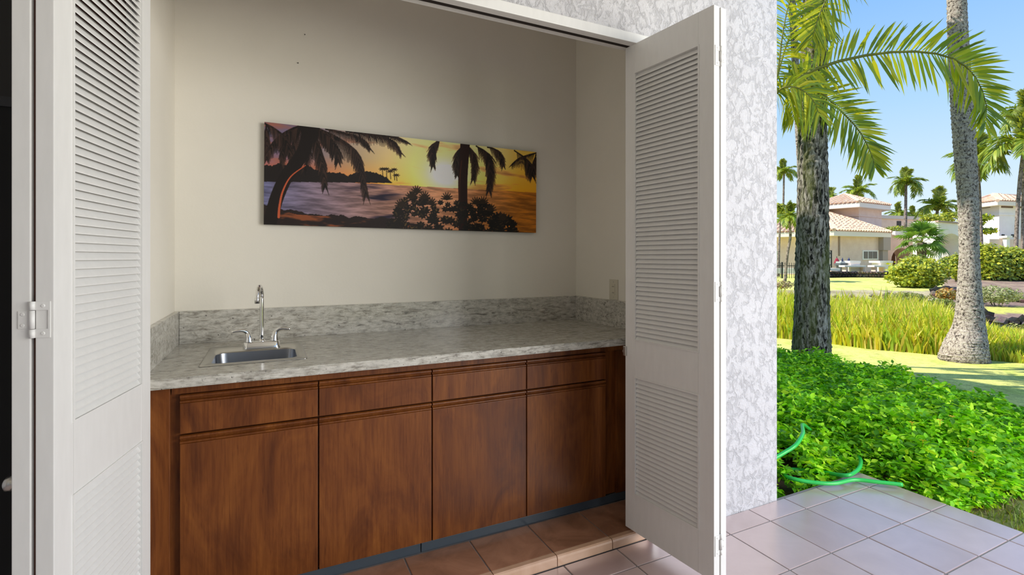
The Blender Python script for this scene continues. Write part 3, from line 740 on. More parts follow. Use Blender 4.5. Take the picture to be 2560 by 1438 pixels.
# ------------------------------------------------------------------ plant kits
def frames(nrm, yaw):
    """rotation matrices (n,3,3): columns = leaf length, leaf width, leaf normal"""
    nrm = nrm / np.linalg.norm(nrm, axis=1)[:, None]
    h = np.stack([np.cos(yaw), np.sin(yaw), np.zeros_like(yaw)], 1)
    a = h - nrm * np.sum(h * nrm, 1)[:, None]; a /= np.linalg.norm(a, axis=1)[:, None] + 1e-9
    return np.stack([a, np.cross(nrm, a), nrm], 2)
def scatter_mesh(name, tv, tf, pos, rot, size, col):
    tv = np.array(tv, float); tf = np.array(tf, int); n, k = len(pos), len(tv)
    V = np.einsum('nij,kj->nki', rot, tv) * size[:, None, None] + pos[:, None, :]
    F = tf[None] + (np.arange(n) * k)[:, None, None]
    return arr_mesh(name, V.reshape(-1, 3), F.reshape(-1, tf.shape[1]), np.repeat(col, k, 0))
LEAF_V = [(0, 0, 0), (.35, -.26, .05), (.35, .26, .05), (.45, 0, -.02), (1, 0, -.12), (.70, -.17, 0), (.70, .17, 0)]
LEAF_F = [(0, 1, 3), (0, 3, 2), (1, 5, 3), (3, 6, 2), (3, 5, 4), (3, 4, 6)]
QLEAF_V = [(0, 0, 0), (.5, -.30, .06), (1, 0, -.06), (.5, .30, .06)]; QLEAF_F = [(0, 1, 2), (0, 2, 3)]
def palette(n, cols, rng=RNG, jit=.18):
    c = np.array(cols)[rng.integers(0, len(cols), n)]; return np.clip(c * rng.uniform(1 - jit, 1 + jit, (n, 1)), 0, 1)
def blob_leaves(name, c, rad, n, size, cols, mat, parent, flat=.4, seed=0, hollow=.55):
    rng = np.random.default_rng(100 + seed); d = rng.normal(size=(n, 3)); d /= np.linalg.norm(d, axis=1)[:, None]
    rr = rng.uniform(hollow, 1, n) * (1 + .16 * np.sin(d[:, 0] * 7 + seed) * np.sin(d[:, 1] * 6 + d[:, 2] * 5 + seed)); rad = np.array(rad, float)
    pos = d * rr[:, None] * rad; pos[:, 2] = np.maximum(pos[:, 2], -rad[2] * .92)
    nr = d * .8 + rng.normal(size=(n, 3)) * .55 + np.array([0, 0, flat])
    me = scatter_mesh(name, QLEAF_V, QLEAF_F, pos + np.array(c), frames(nr, rng.uniform(0, 6.28, n)), rng.uniform(.7, 1.3, n) * size, palette(n, cols, rng))
    return tag(link(name, me, mat, parent), kind='stuff')
def blades(name, pos, h, w, lean, cols, mat, rng):
    """upright grass or reed blades, three rows each"""
    n = len(pos); a = rng.uniform(0, 6.28, n); b = rng.uniform(0, 6.28, n); L = lean * rng.uniform(.2, 1, n) * h
    wv = np.stack([np.cos(a), np.sin(a), 0 * a], 1) * (w * rng.uniform(.7, 1.3, n))[:, None]; lv = np.stack([np.cos(b), np.sin(b), 0 * b], 1)
    up = np.zeros((n, 3)); up[:, 2] = 1
    m = pos + up * (h * .55)[:, None] + lv * (L * .3)[:, None]; t = pos + up * h[:, None] + lv * L[:, None]
    V = np.stack([pos - wv * .5, pos + wv * .5, m - wv * .45, m + wv * .45, t], 1).reshape(-1, 3)
    F = (np.array([(0, 1, 3), (0, 3, 2), (2, 3, 4)])[None] + (np.arange(n) * 5)[:, None, None]).reshape(-1, 3)
    return link(name, arr_mesh(name, V, F, np.repeat(palette(n, cols, rng), 5, 0)), mat)
def frond_arrays(pts, n, L, w, up=(0, 0, 1), lift=.25, fwd=.55, droop=.35, seed=0, cols=((.22, .30, .05), (.30, .36, .06), (.16, .24, .05)), s0=.10, side=(1, 1), tipk=.45):
    rng = np.random.default_rng(seed); m = 60; c = spline(pts, m); T = np.gradient(c, axis=0); T /= np.linalg.norm(T, axis=1)[:, None]
    up = np.array(up, float); V = []; F = []; C = []
    for i in range(n):
        s = s0 + (1 - s0) * (i + .5) / n; q = s * (m - 1); k = min(int(q), m - 2); u = q - k
        p = c[k] * (1 - u) + c[k + 1] * u; t = T[k] * (1 - u) + T[k + 1] * u
        B = np.cross(t, up); B /= np.linalg.norm(B) + 1e-9; N = np.cross(B, t)
        e = (s - s0) / (1 - s0); l0 = L * (.55 + .45 * min(1, e / .25)) * (1 - (1 - tipk) * max(0, (e - .6) / .4))
        for sg in (1, -1):
            l = l0 * rng.uniform(.82, 1.1) * (side[0] if sg > 0 else side[1])
            d = sg * B * (1 - .35 * e) + t * (fwd + .5 * e + rng.uniform(-.1, .1)) + N * (lift + rng.uniform(-.34, .34)); d /= np.linalg.norm(d)
            wd = np.cross(d, N); wd /= np.linalg.norm(wd) + 1e-9; tw = rng.uniform(-.5, .5); wd = wd * math.cos(tw) + N * math.sin(tw)
            g = np.array([0, 0, -1.]) * droop * rng.uniform(.7, 1.3); b = len(V); ww = w * rng.uniform(.8, 1.2)
            for f, k2 in ((0, .35), (.35, 1.0), (.72, .75)):
                o = p + d * l * f + g * l * f * f
                V += [o - wd * ww * k2 / 2, o + wd * ww * k2 / 2]
            V.append(p + d * l + g * l)
            F += [(b, b + 1, b + 3), (b, b + 3, b + 2), (b + 2, b + 3, b + 5), (b + 2, b + 5, b + 4), (b + 4, b + 5, b + 6)]
            C += [np.array(cols[rng.integers(len(cols))]) * rng.uniform(.8, 1.2)] * 7
    nl = len(F)
    # stalk
    r0 = w * .42; rows = []
    for k in range(0, m, 4):
        B = np.cross(T[k], up); B /= np.linalg.norm(B) + 1e-9; N = np.cross(B, T[k]); r = r0 * (1.3 - 1.0 * k / m); rows.append(len(V))
        for a in range(4): V.append(c[k] + r * (math.cos(a * math.pi / 2) * B + math.sin(a * math.pi / 2) * N)); C.append(np.array((.28, .30, .07)))
    for a, b in zip(rows[:-1], rows[1:]):
        for j in range(4):
            q = (a + j, a + (j + 1) % 4, b + (j + 1) % 4, b + j); F += [(q[0], q[1], q[2]), (q[0], q[2], q[3])]
    return np.array(V), np.array(F), np.array(C)
def frond_mesh(name, *a, **k): return arr_mesh(name, *frond_arrays(*a, **k))
def trunk_mesh(pts, ring, amp, nseg=20, seed=0, rough=.02, calm=None):
    """pts rows of x, y, z, radius; leaf-scar rings as saw-tooth ridges"""
    pts = np.array(pts, float); n = max(30, int(abs(pts[-1, 2] - pts[0, 2]) / ring * 3)); c = spline(pts, n); rng = np.random.default_rng(seed)
    V = []
    for i in range(n):
        ph = (c[i, 2] / ring) % 1; k = 1 + amp * (1 - ph) * (1 if calm is None else min(1, max(.12, (c[i, 2] - calm[0]) / (calm[1] - calm[0]))))
        for j in range(nseg):
            a = 2 * math.pi * j / nseg; r = c[i, 3] * (k + rng.normal() * rough); V.append((c[i, 0] + r * math.cos(a), c[i, 1] + r * math.sin(a), c[i, 2]))
    idx = np.arange(n * nseg).reshape(n, nseg)
    F = np.stack([idx[:-1], np.roll(idx[:-1], -1, 1), np.roll(idx[1:], -1, 1), idx[1:]], -1).reshape(-1, 4)
    return arr_mesh('trunk', V, F)
GREENS = ((.24, .34, .05), (.36, .42, .05), (.15, .25, .05))
_T = [frond_mesh('frond', [(0, 0, 0), (.3, 0, .16), (.65, 0, .17), (1, 0, -.05)], 34, .36, .05, seed=1, cols=GREENS, droop=.5),
      frond_mesh('frond', [(0, 0, 0), (.28, 0, .20), (.6, 0, .12), (.86, 0, -.28)], 34, .36, .05, seed=2, cols=GREENS, droop=.6),
      frond_mesh('frond', [(0, 0, 0), (.3, 0, .30), (.6, 0, .52), (.85, 0, .58)], 34, .34, .05, seed=3, cols=((.26, .30, .05), (.20, .27, .05)), droop=.3)]
for t_ in _T: t_.materials.append(MAT['leaf'])
def crown(parent, c, R, n, seed, spread=(-.15, 1.15)):
    rng = random.Random(seed)
    for i in range(n):
        k = i / max(1, n - 1); pit = spread[0] + (spread[1] - spread[0]) * k
        me = _T[1 if k < .4 else 0 if k < .75 else 2]
        o = bpy.data.objects.new('frond', me); COL.objects.link(o); o.parent = parent; o.location = c
        o.rotation_euler = (rng.uniform(-.3, .3), -pit * .8, i * 2.4 + rng.uniform(-.3, .3)); s = R * rng.uniform(.85, 1.12); o.scale = (s, s, s)
def palm(label, px, cy, fw, rpx, base, n, seed, tw, group=None, kinks=(), bark='bark_far', spread=(-.15, 1.15), name='palm_tree'):
    """far palm: crown centre at pixel (px, cy); trunk foot at pixel column base[0], standing on the ground at fw"""
    top = P(px, cy, fw); b2 = P2(base, fw); foot = Vector((b2[0], b2[1], gz1(*b2) - .05))
    e = empty(name, foot, label, 'palm tree', group)
    pts = [(0, 0, 0, tw * 1.25)] + [(P(kx, ky, fw) - foot)[:] + (tw,) for kx, ky in kinks] + [(top - foot)[:] + (tw * .8,)]
    if len(pts) == 2: pts.insert(1, tuple((np.array(pts[0]) * .5 + np.array(pts[1]) * .5)))
    link('trunk', trunk_mesh([q[:3] + (q[3] * .72,) for q in map(tuple, pts)], .35, .06, 10, seed), MAT[bark], e, True)
    crown(e, top - foot, 1.2 * rpx * fw / FPX, n + 5, seed, spread)
    return e

# ------------------------------------------------------------------ planting bed beside the patio
def bed_height(x, y):
    d = edge_dist(BED, x, y); g = gz(x, y)
    return g + (.03 + .36 * (1 - np.exp(-d / .17))) * (.82 + .30 * sn(x, y, 3.1, .4) + .20 * sn(x, y, 11., 1.7))
HOSE = [PZ(1936, 1146, .20), PZ(1962, 1131, .22), PZ(1990, 1112, .25), PZ(2007, 1084, .27), PZ(2008, 1062, .24), PZ(2045, 1090, .02), PZ(2105, 1118, .0), PZ(2146, 1142, .03), PZ(2151, 1163, .05), PZ(2138, 1180, .04),
        PZ(2112, 1189, .035), PZ(2050, 1180, -.01), PZ(1975, 1174, -.01), PZ(1958, 1184, .0), PZ(1978, 1196, .035), PZ(2030, 1206, .03), PZ(2085, 1209, .028), PZ(2135, 1200, .030), PZ(2190, 1205, .030), PZ(2256, 1212, .030)]
def groundcover():
    rng = np.random.default_rng(11); n = 95000
    x = rng.uniform(2.58, 7.1, n); y = rng.uniform(1.33, 7.5, n); k = inside(BED, x, y); x, y = x[k], y[k]
    # nearer to the patio the same density, further away thin out
    fw, la = fwlat(x, y); k = (rng.uniform(0, 1, len(x)) < np.clip(4.6 / fw, .3, 1)) & ((la / fw > .46) | (rng.uniform(0, 1, len(x)) < .45)); x, y = x[k], y[k]
    g = gz(x, y); h = bed_height(x, y); u = rng.uniform(.35, 1.08, len(x)); z = g + (h - g) * u
    hp = np.array([tuple(p) for p in spline([p[:] for p in HOSE], 160)]); keep = np.ones(len(x), bool)
    vis = [p for i, p in enumerate(hp) if i < 36 or 68 < i < 82 or 118 < i < 134 or i > 142]
    for p in vis: keep &= ~((np.hypot(x - p[0], y - p[1]) < .045) & (z > p[2] - .03) & (z < p[2] + .25) & (rng.uniform(0, 1, len(x)) < .9))
    for (cx, cy_), r in (((2.95, 2.06), .10), ((3.02, 2.20), .10), ((2.75, 1.98), .07)): keep &= ~((np.hypot(x - cx, y - cy_) < r))
    x, y, z, u = x[keep], y[keep], z[keep], u[keep]; m = len(x)
    # three-leaf sprigs
    yaw = rng.uniform(0, 6.28, m); P_, N_, Y_, S_, C_ = [], [], [], [], []
    cols = palette(m, [(.22, .58, .010), (.32, .74, .012), (.44, .82, .02), (.14, .42, .012), (.08, .26, .012), (.56, .86, .03)], rng)
    fade = (.62 + .38 * u)[:, None]
    for j in range(3):
        P_.append(np.stack([x, y, z], 1)); nr = rng.normal(size=(m, 3)) * .55 + np.array([0, 0, 1.]); N_.append(nr); Y_.append(yaw + j * 2.1 + rng.uniform(-.4, .4, m)); S_.append(rng.uniform(.026, .056, m) * rng.choice([1, 1, 1.25], m)); C_.append(cols * rng.uniform(.85, 1.15, (m, 1)))
    return scatter_mesh('groundcover', LEAF_V, LEAF_F, np.concatenate(P_), frames(np.concatenate(N_), np.concatenate(Y_)), np.concatenate(S_), np.concatenate(C_))
tag(link('groundcover', groundcover(), MAT['cover']), 'dense bright green leafy groundcover filling the bed beside the patio', 'groundcover', kind='stuff')
bm = bmesh.new(); tube(bm, spline([p[:] for p in HOSE], 200), .0115, 10)
tag(bm_obj('garden_hose', bm, MAT['hose'], None, True), 'bright green garden hose winding through the groundcover to the patio corner', 'hose')
petal = mat_plain('yellow_petal', (.80, .52, .02), .6)
for x_, y_, h_ in ((2432, 1137, 'nearest the weedy grass edge'), (2420, 1105, 'second from the weedy grass edge'), (2350, 1057, 'in the middle of the bed'), (2380, 1048, 'just right of the middle of the bed'), (2307, 1108, 'left of the others, nearest the patio corner'), (2280, 1063, 'farthest left in the bed')):
    q = None
    for fw in np.arange(3, 7, .02):
        p = P(x_, y_, fw)
        if p.z < float(bed_height(np.array([p.x]), np.array([p.y]))[0]) + .01: q = p; break
    if q is None: continue
    bm = bmesh.new(); q.z += .015
    for k in range(7):
        a = k * 2 * math.pi / 7; d = Vector((math.cos(a), math.sin(a), .25)); s = Vector((-math.sin(a), math.cos(a), 0))
        bm.faces.new([bm.verts.new(v) for v in (d * .002, d * .014 + s * .005, d * .022, d * .014 - s * .005)])
    loft(bm, [circ((0, 0, -.05), .0015, 6), circ((0, 0, .003), .002, 6)])
    o = tag(bm_obj('wedelia_flower', bm, petal), 'small yellow flower in the groundcover, ' + h_, 'flower'); o.location = q

# weedy grass at the patio's outer edge
rng = np.random.default_rng(5)
x = rng.uniform(3.36, 6.4, 26000); y = rng.uniform(-.3, 2.0, 26000); k = ~inside(BED, x, y) & (x > 3.36 + .02 * np.sin(y * 20)); x, y = x[k], y[k]
k = rng.uniform(0, 1, len(x)) < np.clip(.55 + .5 * sn(x, y, 6, 2), .08, 1); x, y = x[k], y[k]
gr = blades('weedy_grass', np.stack([x, y, gz(x, y) - .005], 1), rng.uniform(.025, .075, len(x)), .006, .9, [(.16, .26, .04), (.24, .34, .05), (.32, .28, .12), (.12, .2, .04)], MAT['reed'], rng)
tag(gr, 'short weedy grass along the outer edge of the tiled patio', 'grass', kind='stuff')
# reeds beyond the lawn
rng = np.random.default_rng(6); n = 34000
r = rng.uniform(.10, 1.34, n); f0 = np.interp(r, RF[0], RF[1]); f1 = np.interp(r, [.42, .8, .88, 1.0, 1.12], [13.9, 13.2, 10.8, 9.4, 9.0])
fw = f0 + (f1 - f0) * rng.uniform(0, 1, n) ** 1.25; x = fw * (SY + CY * r); y = fw * (CY - SY * r)
h = np.interp(r, [.42, .84, .95, 1.1], [.86, .80, .46, .36]) * rng.uniform(.55, 1.08, n) * (1 + .15 * sn(x, y, 1.6, 3)) * np.clip(.55 + (fw - f0) * 1.2, .5, 1)
rd = blades('reeds', np.stack([x, y, gz(x, y) - .02], 1), h, .045, .42, [(.60, .62, .05), (.46, .58, .06), (.68, .66, .09), (.32, .48, .05), (.66, .56, .16)], MAT['reed'], rng)
tag(rd, 'bright yellow green reeds filling the hollow beyond the lawn', 'reeds', kind='stuff')

# ------------------------------------------------------------------ the two big trunks
def trunk_px(rows, fw): 
    return [P(cx, y, fw)[:] + (w / 2 * fw / FPX,) for cx, y, w in rows]
def big_palm(name, label, rows, fw, top_z, ring, amp, bark, seed, crown_r, nf):
    pts = trunk_px(rows, fw); p0 = pts[0]; foot = Vector((p0[0], p0[1], gz1(p0[0], p0[1])))
    pts = [(p0[0], p0[1], foot.z - .1, p0[3] * 1.02)] + pts if p0[2] > foot.z - .02 else pts
    d = np.array(pts[-1]) - np.array(pts[-2]); k = (top_z - pts[-1][2]) / d[2]
    pts = pts + [tuple(np.array(pts[-1]) + d * k * f - np.array([0, 0, 0, d[3] * k * f * .7])) for f in (.5, 1)]
    e = empty(name, foot, label, 'palm tree')
    loc = [(a - foot.x, b - foot.y, c - foot.z, r_) for a, b, c, r_ in pts]
    link('trunk', trunk_mesh(loc, ring, amp, 28, seed, .018, (.5, 2.2)), MAT[bark], e, True)
    crown(e, Vector(loc[-1][:3]), crown_r, nf, seed, (.0, 1.2))
big_palm('palm_tree', 'thick dark mossy palm trunk rising from the far edge of the groundcover',
         [(2028, 935, 92), (2028, 870, 86), (2029, 800, 79), (2030, 700, 75), (2031, 600, 71), (2032, 480, 67), (2031, 380, 64), (2031, 300, 62), (2034, 150, 58), (2038, 0, 54)], 7.0, 6.9, .11, .05, 'bark_dark', 21, 2.2, 11)
big_palm('palm_tree', 'pale ringed palm trunk with a flared base standing on the sunlit lawn',
         [(2410, 905, 100), (2409, 890, 97), (2414, 855, 83), (2422, 815, 63), (2424, 776, 55), (2423, 728, 47), (2423, 640, 39), (2422, 560, 39), (2419, 480, 40), (2414, 400, 42), (2409, 320, 44), (2404, 240, 43), (2398, 160, 41), (2394, 80, 39), (2392, 0, 37)], 8.05, 8.6, .075, .075, 'bark_pale', 22, 2.3, 11)

# ------------------------------------------------------------------ slender palm whose fronds arch across the sky
fr0 = P(1926, 240, 6.5); b2 = P2(1918, 6.5); foot = Vector((b2[0], b2[1], gz1(*b2)))
sp = empty('feather_palm', foot, 'feather palm with long yellow green arching fronds beside the stucco pillar', 'palm tree')
tp = [(0, 0, -.05, .06), (0, 0, 1.0, .05)] + [(fr0 - foot)[:] + (.05,)]
link('trunk', trunk_mesh(tp, .16, .05, 14, 31), MAT['bark_far'], sp, True)
b3 = P2(2010, 7.7); foot3 = Vector((b3[0], b3[1], gz1(*b3)))
s3 = empty('slender_palm', foot3, 'thin pale palm trunk half hidden close behind the thick dark trunk', 'palm tree')
t3 = [(0, 0, -.05, .07)] + [(P(a, b, 7.7) - foot3)[:] + (.05,) for a, b in ((2010, 640), (2005, 480), (1999, 360), (1994, 280), (1988, 150), (1980, 0), (1966, -220))]
link('trunk', trunk_mesh(t3, .16, .05, 14, 33), MAT['bark_pale'], s3, True); crown(s3, Vector(t3[-1][:3]), 1.7, 10, 34, (.1, 1.2))
def pf(rows): return [(P(*r_) - foot)[:] for r_ in rows]
LIT = ((.42, .48, .03), (.56, .56, .04), (.30, .40, .04), (.18, .28, .04))
VUP = (SY, CY, .15)   # fronds seen flat-on: their leaflets fan up and down
CUST = [
    ([(1932, 238, 6.5), (2000, 192, 6.45), (2080, 158, 6.4), (2200, 133, 6.4), (2310, 130, 6.45), (2390, 150, 6.5), (2440, 195, 6.55), (2466, 262, 6.6), (2462, 322, 6.6)], 84, .50, .042, VUP, dict(lift=-.10, fwd=.32, droop=.16, s0=.10)),
    ([(1932, 238, 6.5), (1985, 200, 6.6), (2040, 222, 6.7), (2100, 275, 6.75), (2150, 330, 6.8), (2178, 385, 6.8), (2188, 418, 6.8)], 74, .46, .036, VUP, dict(lift=.1, fwd=.45, droop=.12, s0=.12)),
    ([(1932, 238, 6.5), (1962, 218, 6.35), (2000, 222, 6.3), (2032, 250, 6.25), (2050, 290, 6.25)], 34, .42, .028, VUP, dict(lift=.0, fwd=.35, droop=.5, s0=.1)),
    ([(1932, 238, 6.5), (1945, 225, 6.7), (1965, 232, 6.9), (1980, 262, 7.0), (1985, 300, 7.0)], 28, .36, .026, VUP, dict(lift=.0, fwd=.4, droop=.5, s0=.1)),
    ([(1932, 238, 6.5), (1946, 170, 6.5), (1956, 90, 6.5), (1972, 10, 6.5), (2000, -60, 6.5)], 44, .52, .030, VUP, dict(lift=.1, fwd=.2, droop=.45, s0=.06)),
    ([(2150, -210, 6.4), (2125, -130, 6.4), (2095, -60, 6.4), (2062, 5, 6.4), (2040, 62, 6.4), (2030, 100, 6.4)], 46, .50, .030, VUP, dict(lift=.1, fwd=.5, droop=.15, s0=.08)),
    ([(1932, 238, 6.5), (1960, 130, 6.7), (1990, 60, 6.8), (2020, 20, 6.8), (2050, 40, 6.8), (2062, 90, 6.8)], 44, .46, .030, VUP, dict(lift=.0, fwd=.4, droop=.4, s0=.1)),
    ([(1932, 238, 6.5), (1880, 170, 6.4), (1800, 150, 6.2), (1720, 190, 6.0)], 44, .46, .030, (0, 0, 1), dict(droop=.4)),
    ([(1932, 238, 6.5), (1900, 200, 6.9), (1850, 190, 7.4), (1800, 250, 7.8)], 40, .46, .030, (0, 0, 1), dict(droop=.4)),
]
for i, (rows, n_, L_, w_, up_, kw) in enumerate(CUST):
    if i == 5: continue
    link('frond', frond_mesh('frond', pf(rows), n_, L_, w_, up=up_, seed=40 + i, cols=LIT, **kw), MAT['leaf'], sp)
# a drooping frond of the thick palm, hanging in from above
mossy = next(o for o in bpy.data.objects if o.name == 'palm_tree')
rows, n_, L_, w_, up_, kw = CUST[5]
link('frond', frond_mesh('frond', [(P(*r_) - mossy.location)[:] for r_ in rows], n_, L_, w_, up=up_, seed=45, cols=LIT, **kw), MAT['leaf'], mossy)
# ------------------------------------------------------------------ distant palms
palm('small coconut palm with a thin straight trunk against the sky left of the dark trunk', 1960, 436, 58, 30, 1955, 11, 51, .16)
palm('round headed coconut palm on a thin trunk between the two villas', 2265, 462, 46, 34, 2262, 15, 52, .17, spread=(-.7, 1.25))
palm('coconut palm crown peeping over the ridge of the villa tower', 2142, 486, 60, 34, 2142, 11, 53, .2)
palm('dark palm crown just showing at the left slope of the villa tower roof', 2079, 497, 60, 22, 2079, 9, 54, .2)
palm('coconut palm with a thin curved trunk close behind the pale ringed trunk', 2444, 408, 30, 58, 2456, 13, 55, .105, kinks=((2452, 560), (2448, 470)), spread=(-.4, 1.2))
palm('tall coconut palm with a drooping left frond at the picture edge', 2559, 372, 27, 78, 2538, 14, 56, .115, kinks=((2542, 560), (2550, 450)), spread=(-.35, 1.2))
palm('second tall palm trunk leaning beside the one at the picture edge', 2566, 300, 29, 60, 2556, 12, 57, .10, kinks=((2557, 560), (2559, 440)))
palm('bluish green palm crown behind the arched gateway', 2343, 528, 46, 44, 2345, 13, 58, .2, spread=(-.1, 1.3))
palm('left of two low palm crowns behind the flat roofed block', 2248, 540, 66, 26, 2248, 10, 59, .2)
palm('right of two low palm crowns behind the flat roofed block', 2284, 543, 66, 22, 2284, 10, 60, .2)
palm('small yellow green palm with a thin bent trunk in front of the villa', 1973, 553, 26, 36, 1962, 14, 61, .09, kinks=((1968, 640), (1976, 590)), spread=(-.3, 1.2))
# fan palm beside the gateway
f2 = P2(2302, 28); ft = Vector((f2[0], f2[1], gz1(*f2) - .05)); hd = P(2305, 607, 28) - ft
fp = empty('fan_palm', ft, 'bushy fan palm on a short thick trunk in front of the gateway', 'palm tree')
link('trunk', trunk_mesh([(0, 0, 0, .22), (hd.x / 2, hd.y / 2, hd.z / 2, .2), hd[:] + (.2,)], .12, .1, 12, 3), MAT['bark_far'], fp, True)
def fan_mesh(seed):
    rng = np.random.default_rng(seed); V, F, C = [], [], []
    st = np.array([(0, 0, 0), (.30, 0, .10), (.55, 0, .12)])
    for a, b in zip(st[:-1], st[1:]):
        k = len(V); V += [a + (0, -.012, 0), a + (0, .012, 0), b + (0, .012, 0), b + (0, -.012, 0)]; F += [(k, k + 1, k + 2), (k, k + 2, k + 3)]; C += [np.array((.25, .28, .08))] * 4
    for j in range(19):
        a = math.radians(-118 + 236 * j / 18); d = np.array([math.cos(a), math.sin(a), .05]); s = np.array([-math.sin(a), math.cos(a), 0]); l = rng.uniform(.42, .52); b = len(V); o = st[-1]
        V += [o, o + d * l * .55 - s * .035, o + d * l * .55 + s * .035 + (0, 0, .015), o + d * l + (0, 0, -.12)]; F += [(b, b + 1, b + 2), (b + 1, b + 3, b + 2)]
        C += [np.array((.13, .24, .05)) * rng.uniform(.7, 1.5)] * 4
    return arr_mesh('leaf', V, F, np.array(C))
fm = [fan_mesh(1), fan_mesh(2)]
for m_ in fm: m_.materials.append(MAT['leaf'])
for i in range(30):
    o = bpy.data.objects.new('leaf', fm[i % 2]); COL.objects.link(o); o.parent = fp; o.location = hd; k = i / 29
    o.rotation_euler = (random.uniform(-.3, .3), .75 - 2.0 * k, i * 2.4); s = random.uniform(1.15, 1.5); o.scale = (s, s, s)

# ------------------------------------------------------------------ shrubs, hedge and small trees
YG = ((.42, .46, .04), (.52, .52, .05), (.30, .38, .04), (.20, .28, .04)); OL = ((.26, .30, .08), (.34, .34, .12), (.20, .24, .07)); DG = ((.10, .18, .03), (.16, .24, .04), (.22, .30, .04))
def shrub(name, label, cat, px, py, fw, rx, ry, n, size, cols, seed, depth=.8, stems=4, mat='shrub'):
    c = P(px, py, fw); g = gz1(c.x, c.y); e = empty(name, (c.x, c.y, g), label, cat); k = fw / FPX; rx, ry = rx * k, ry * k; z = c.z - g
    fo = blob_leaves('foliage', (0, 0, 0), (rx, rx * depth, ry), n, size, cols, MAT[mat], e, seed=seed); fo.location = (0, 0, z); fo.rotation_euler = (0, 0, -YAW)
    for i in range(stems):
        bm = bmesh.new(); a = i * 2.4; q = (.45 * rx * math.cos(a), .45 * rx * depth * math.sin(a), z); tube(bm, [(q[0] * .3, q[1] * .3, -.05), (q[0] * .6, q[1] * .6, z * .5), q], np.array([.03, .025, .015]) * max(.4, rx), 6)
        bm_obj('stem', bm, MAT['bark_far'], e)
    return e
shrub('shrub', 'round yellow green shrub in front of the fan palm', 'shrub', 2294, 684, 20, 70, 40, 5200, .13, YG, 1)
def hedge(label, px0, px1, fw, yt, yb, n, seed):
    a, b = P2(px0, fw), P2(px1, fw); mx = ((a[0] + b[0]) / 2, (a[1] + b[1]) / 2); g = min(gz1(*a), gz1(*b)); e = empty('hedge', (mx[0], mx[1], g), label, 'hedge', rotz=math.atan2(b[1] - a[1], b[0] - a[0]))
    L = math.hypot(b[0] - a[0], b[1] - a[1]); zt = ZY(yt, fw) - g; rng = np.random.default_rng(seed); zb = max(0, ZY(yb, fw) - g)
    x = rng.uniform(-L / 2, L / 2, n); x[:n // 5] = np.where(rng.uniform(0, 1, n // 5) < .5, -1, 1) * (L / 2 - rng.uniform(0, .8, n // 5) ** 2); ytop = zt * (1 + .10 * np.sin(x * 2.1) + .07 * np.sin(x * 4.7 + 1))
    ang = rng.uniform(0, math.pi, n); rr = rng.uniform(.75, 1.05, n); rr[:n // 5] *= rng.uniform(0, 1, n // 5) ** .5; yy = -.95 * np.cos(ang) * rr; zz = zb + (ytop - zb) * np.sin(ang) ** .6 * rr
    nr = np.stack([rng.normal(size=n) * .5, -np.cos(ang) + rng.normal(size=n) * .5, np.sin(ang) + rng.normal(size=n) * .5 + .3], 1)
    me = scatter_mesh('foliage', QLEAF_V, QLEAF_F, np.stack([x, yy, zz], 1), frames(nr, rng.uniform(0, 6.28, n)), rng.uniform(.10, .2, n), palette(n, YG[:3] + DG[1:2], rng))
    tag(link('foliage', me, MAT['shrub'], e), kind='stuff')
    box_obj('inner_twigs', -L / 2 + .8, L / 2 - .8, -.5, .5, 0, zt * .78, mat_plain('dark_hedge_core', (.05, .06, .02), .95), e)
hedge('long clipped yellow green hedge on the bank right of the pale trunk', 2432, 2760, 23, 622, 700, 15000, 8)
shrub('shrub', 'small orange leaved shrub on the bank left of the pale trunk', 'shrub', 2366, 737, 13.6, 24, 17, 520, .07, ((.55, .28, .06), (.45, .32, .08), (.30, .28, .07)), 2, stems=3)
shrub('shrub', 'low grey green shrub on the mulch bank right of the pale trunk', 'shrub', 2492, 737, 15, 58, 22, 1500, .07, ((.30, .34, .16), (.40, .42, .22), (.24, .28, .12)), 3)
shrub('shrub', 'dull olive scrub at the right end of the reeds', 'shrub', 2545, 838, 10.2, 46, 28, 1500, .06, OL, 4)
shrub('shrub', 'low olive scrub behind the reeds below the round shrub', 'shrub', 2262, 745, 13.4, 60, 14, 1500, .055, OL, 5)
shrub('shrub', 'dark green scrub behind the reeds below the orange shrub', 'shrub', 2352, 760, 13.2, 36, 14, 1000, .055, DG + OL, 6)
shrub('shrub', 'grey green bush at the foot of the fan palm', 'shrub', 2290, 650, 27, 32, 14, 1100, .11, OL + DG, 7)
shrub('shrub', 'green shrub seen through the archway of the gateway', 'shrub', 2370, 655, 34, 20, 16, 600, .14, DG + YG[:1], 9)
shrub('shrub', 'yellow green shrub close left of the pale trunk below the gateway', 'shrub', 2391, 668, 23, 15, 34, 1100, .12, YG, 10)
shrub('shrub', 'dry brown scrub below the iron fence', 'shrub', 1955, 712, 16, 30, 10, 600, .06, ((.40, .30, .20), (.30, .24, .14), (.34, .34, .12)), 11)
shrub('shrub', 'green planting along the villa roof line left of the fan palm', 'shrub', 2240, 572, 46.5, 30, 7, 500, .16, YG + DG, 12, stems=2)
def small_tree(label, px, base, fw, layers, seed, cols):
    g2 = P2(base, fw); e = empty('tree', (g2[0], g2[1], gz1(*g2)), label, 'tree'); o = e.location
    bm = bmesh.new(); top = P(px, layers[0][1], fw) - o; tube(bm, [(0, 0, -.05), (top.x * .4, top.y * .4, top.z * .5), top[:]], np.array([.10, .07, .04]), 8); bm_obj('trunk', bm, MAT['bark_far'], e)
    for i, (lx, ly, rx, ry) in enumerate(layers):
        c = P(lx, ly, fw) - o; k = fw / FPX; f = blob_leaves('foliage', (0, 0, 0), (rx * k, rx * k * .8, ry * k), int(260 + rx * 14), .19, cols, MAT['shrub'], e, seed=seed + i, hollow=.2); f.location = c; f.rotation_euler = (0, 0, -YAW)
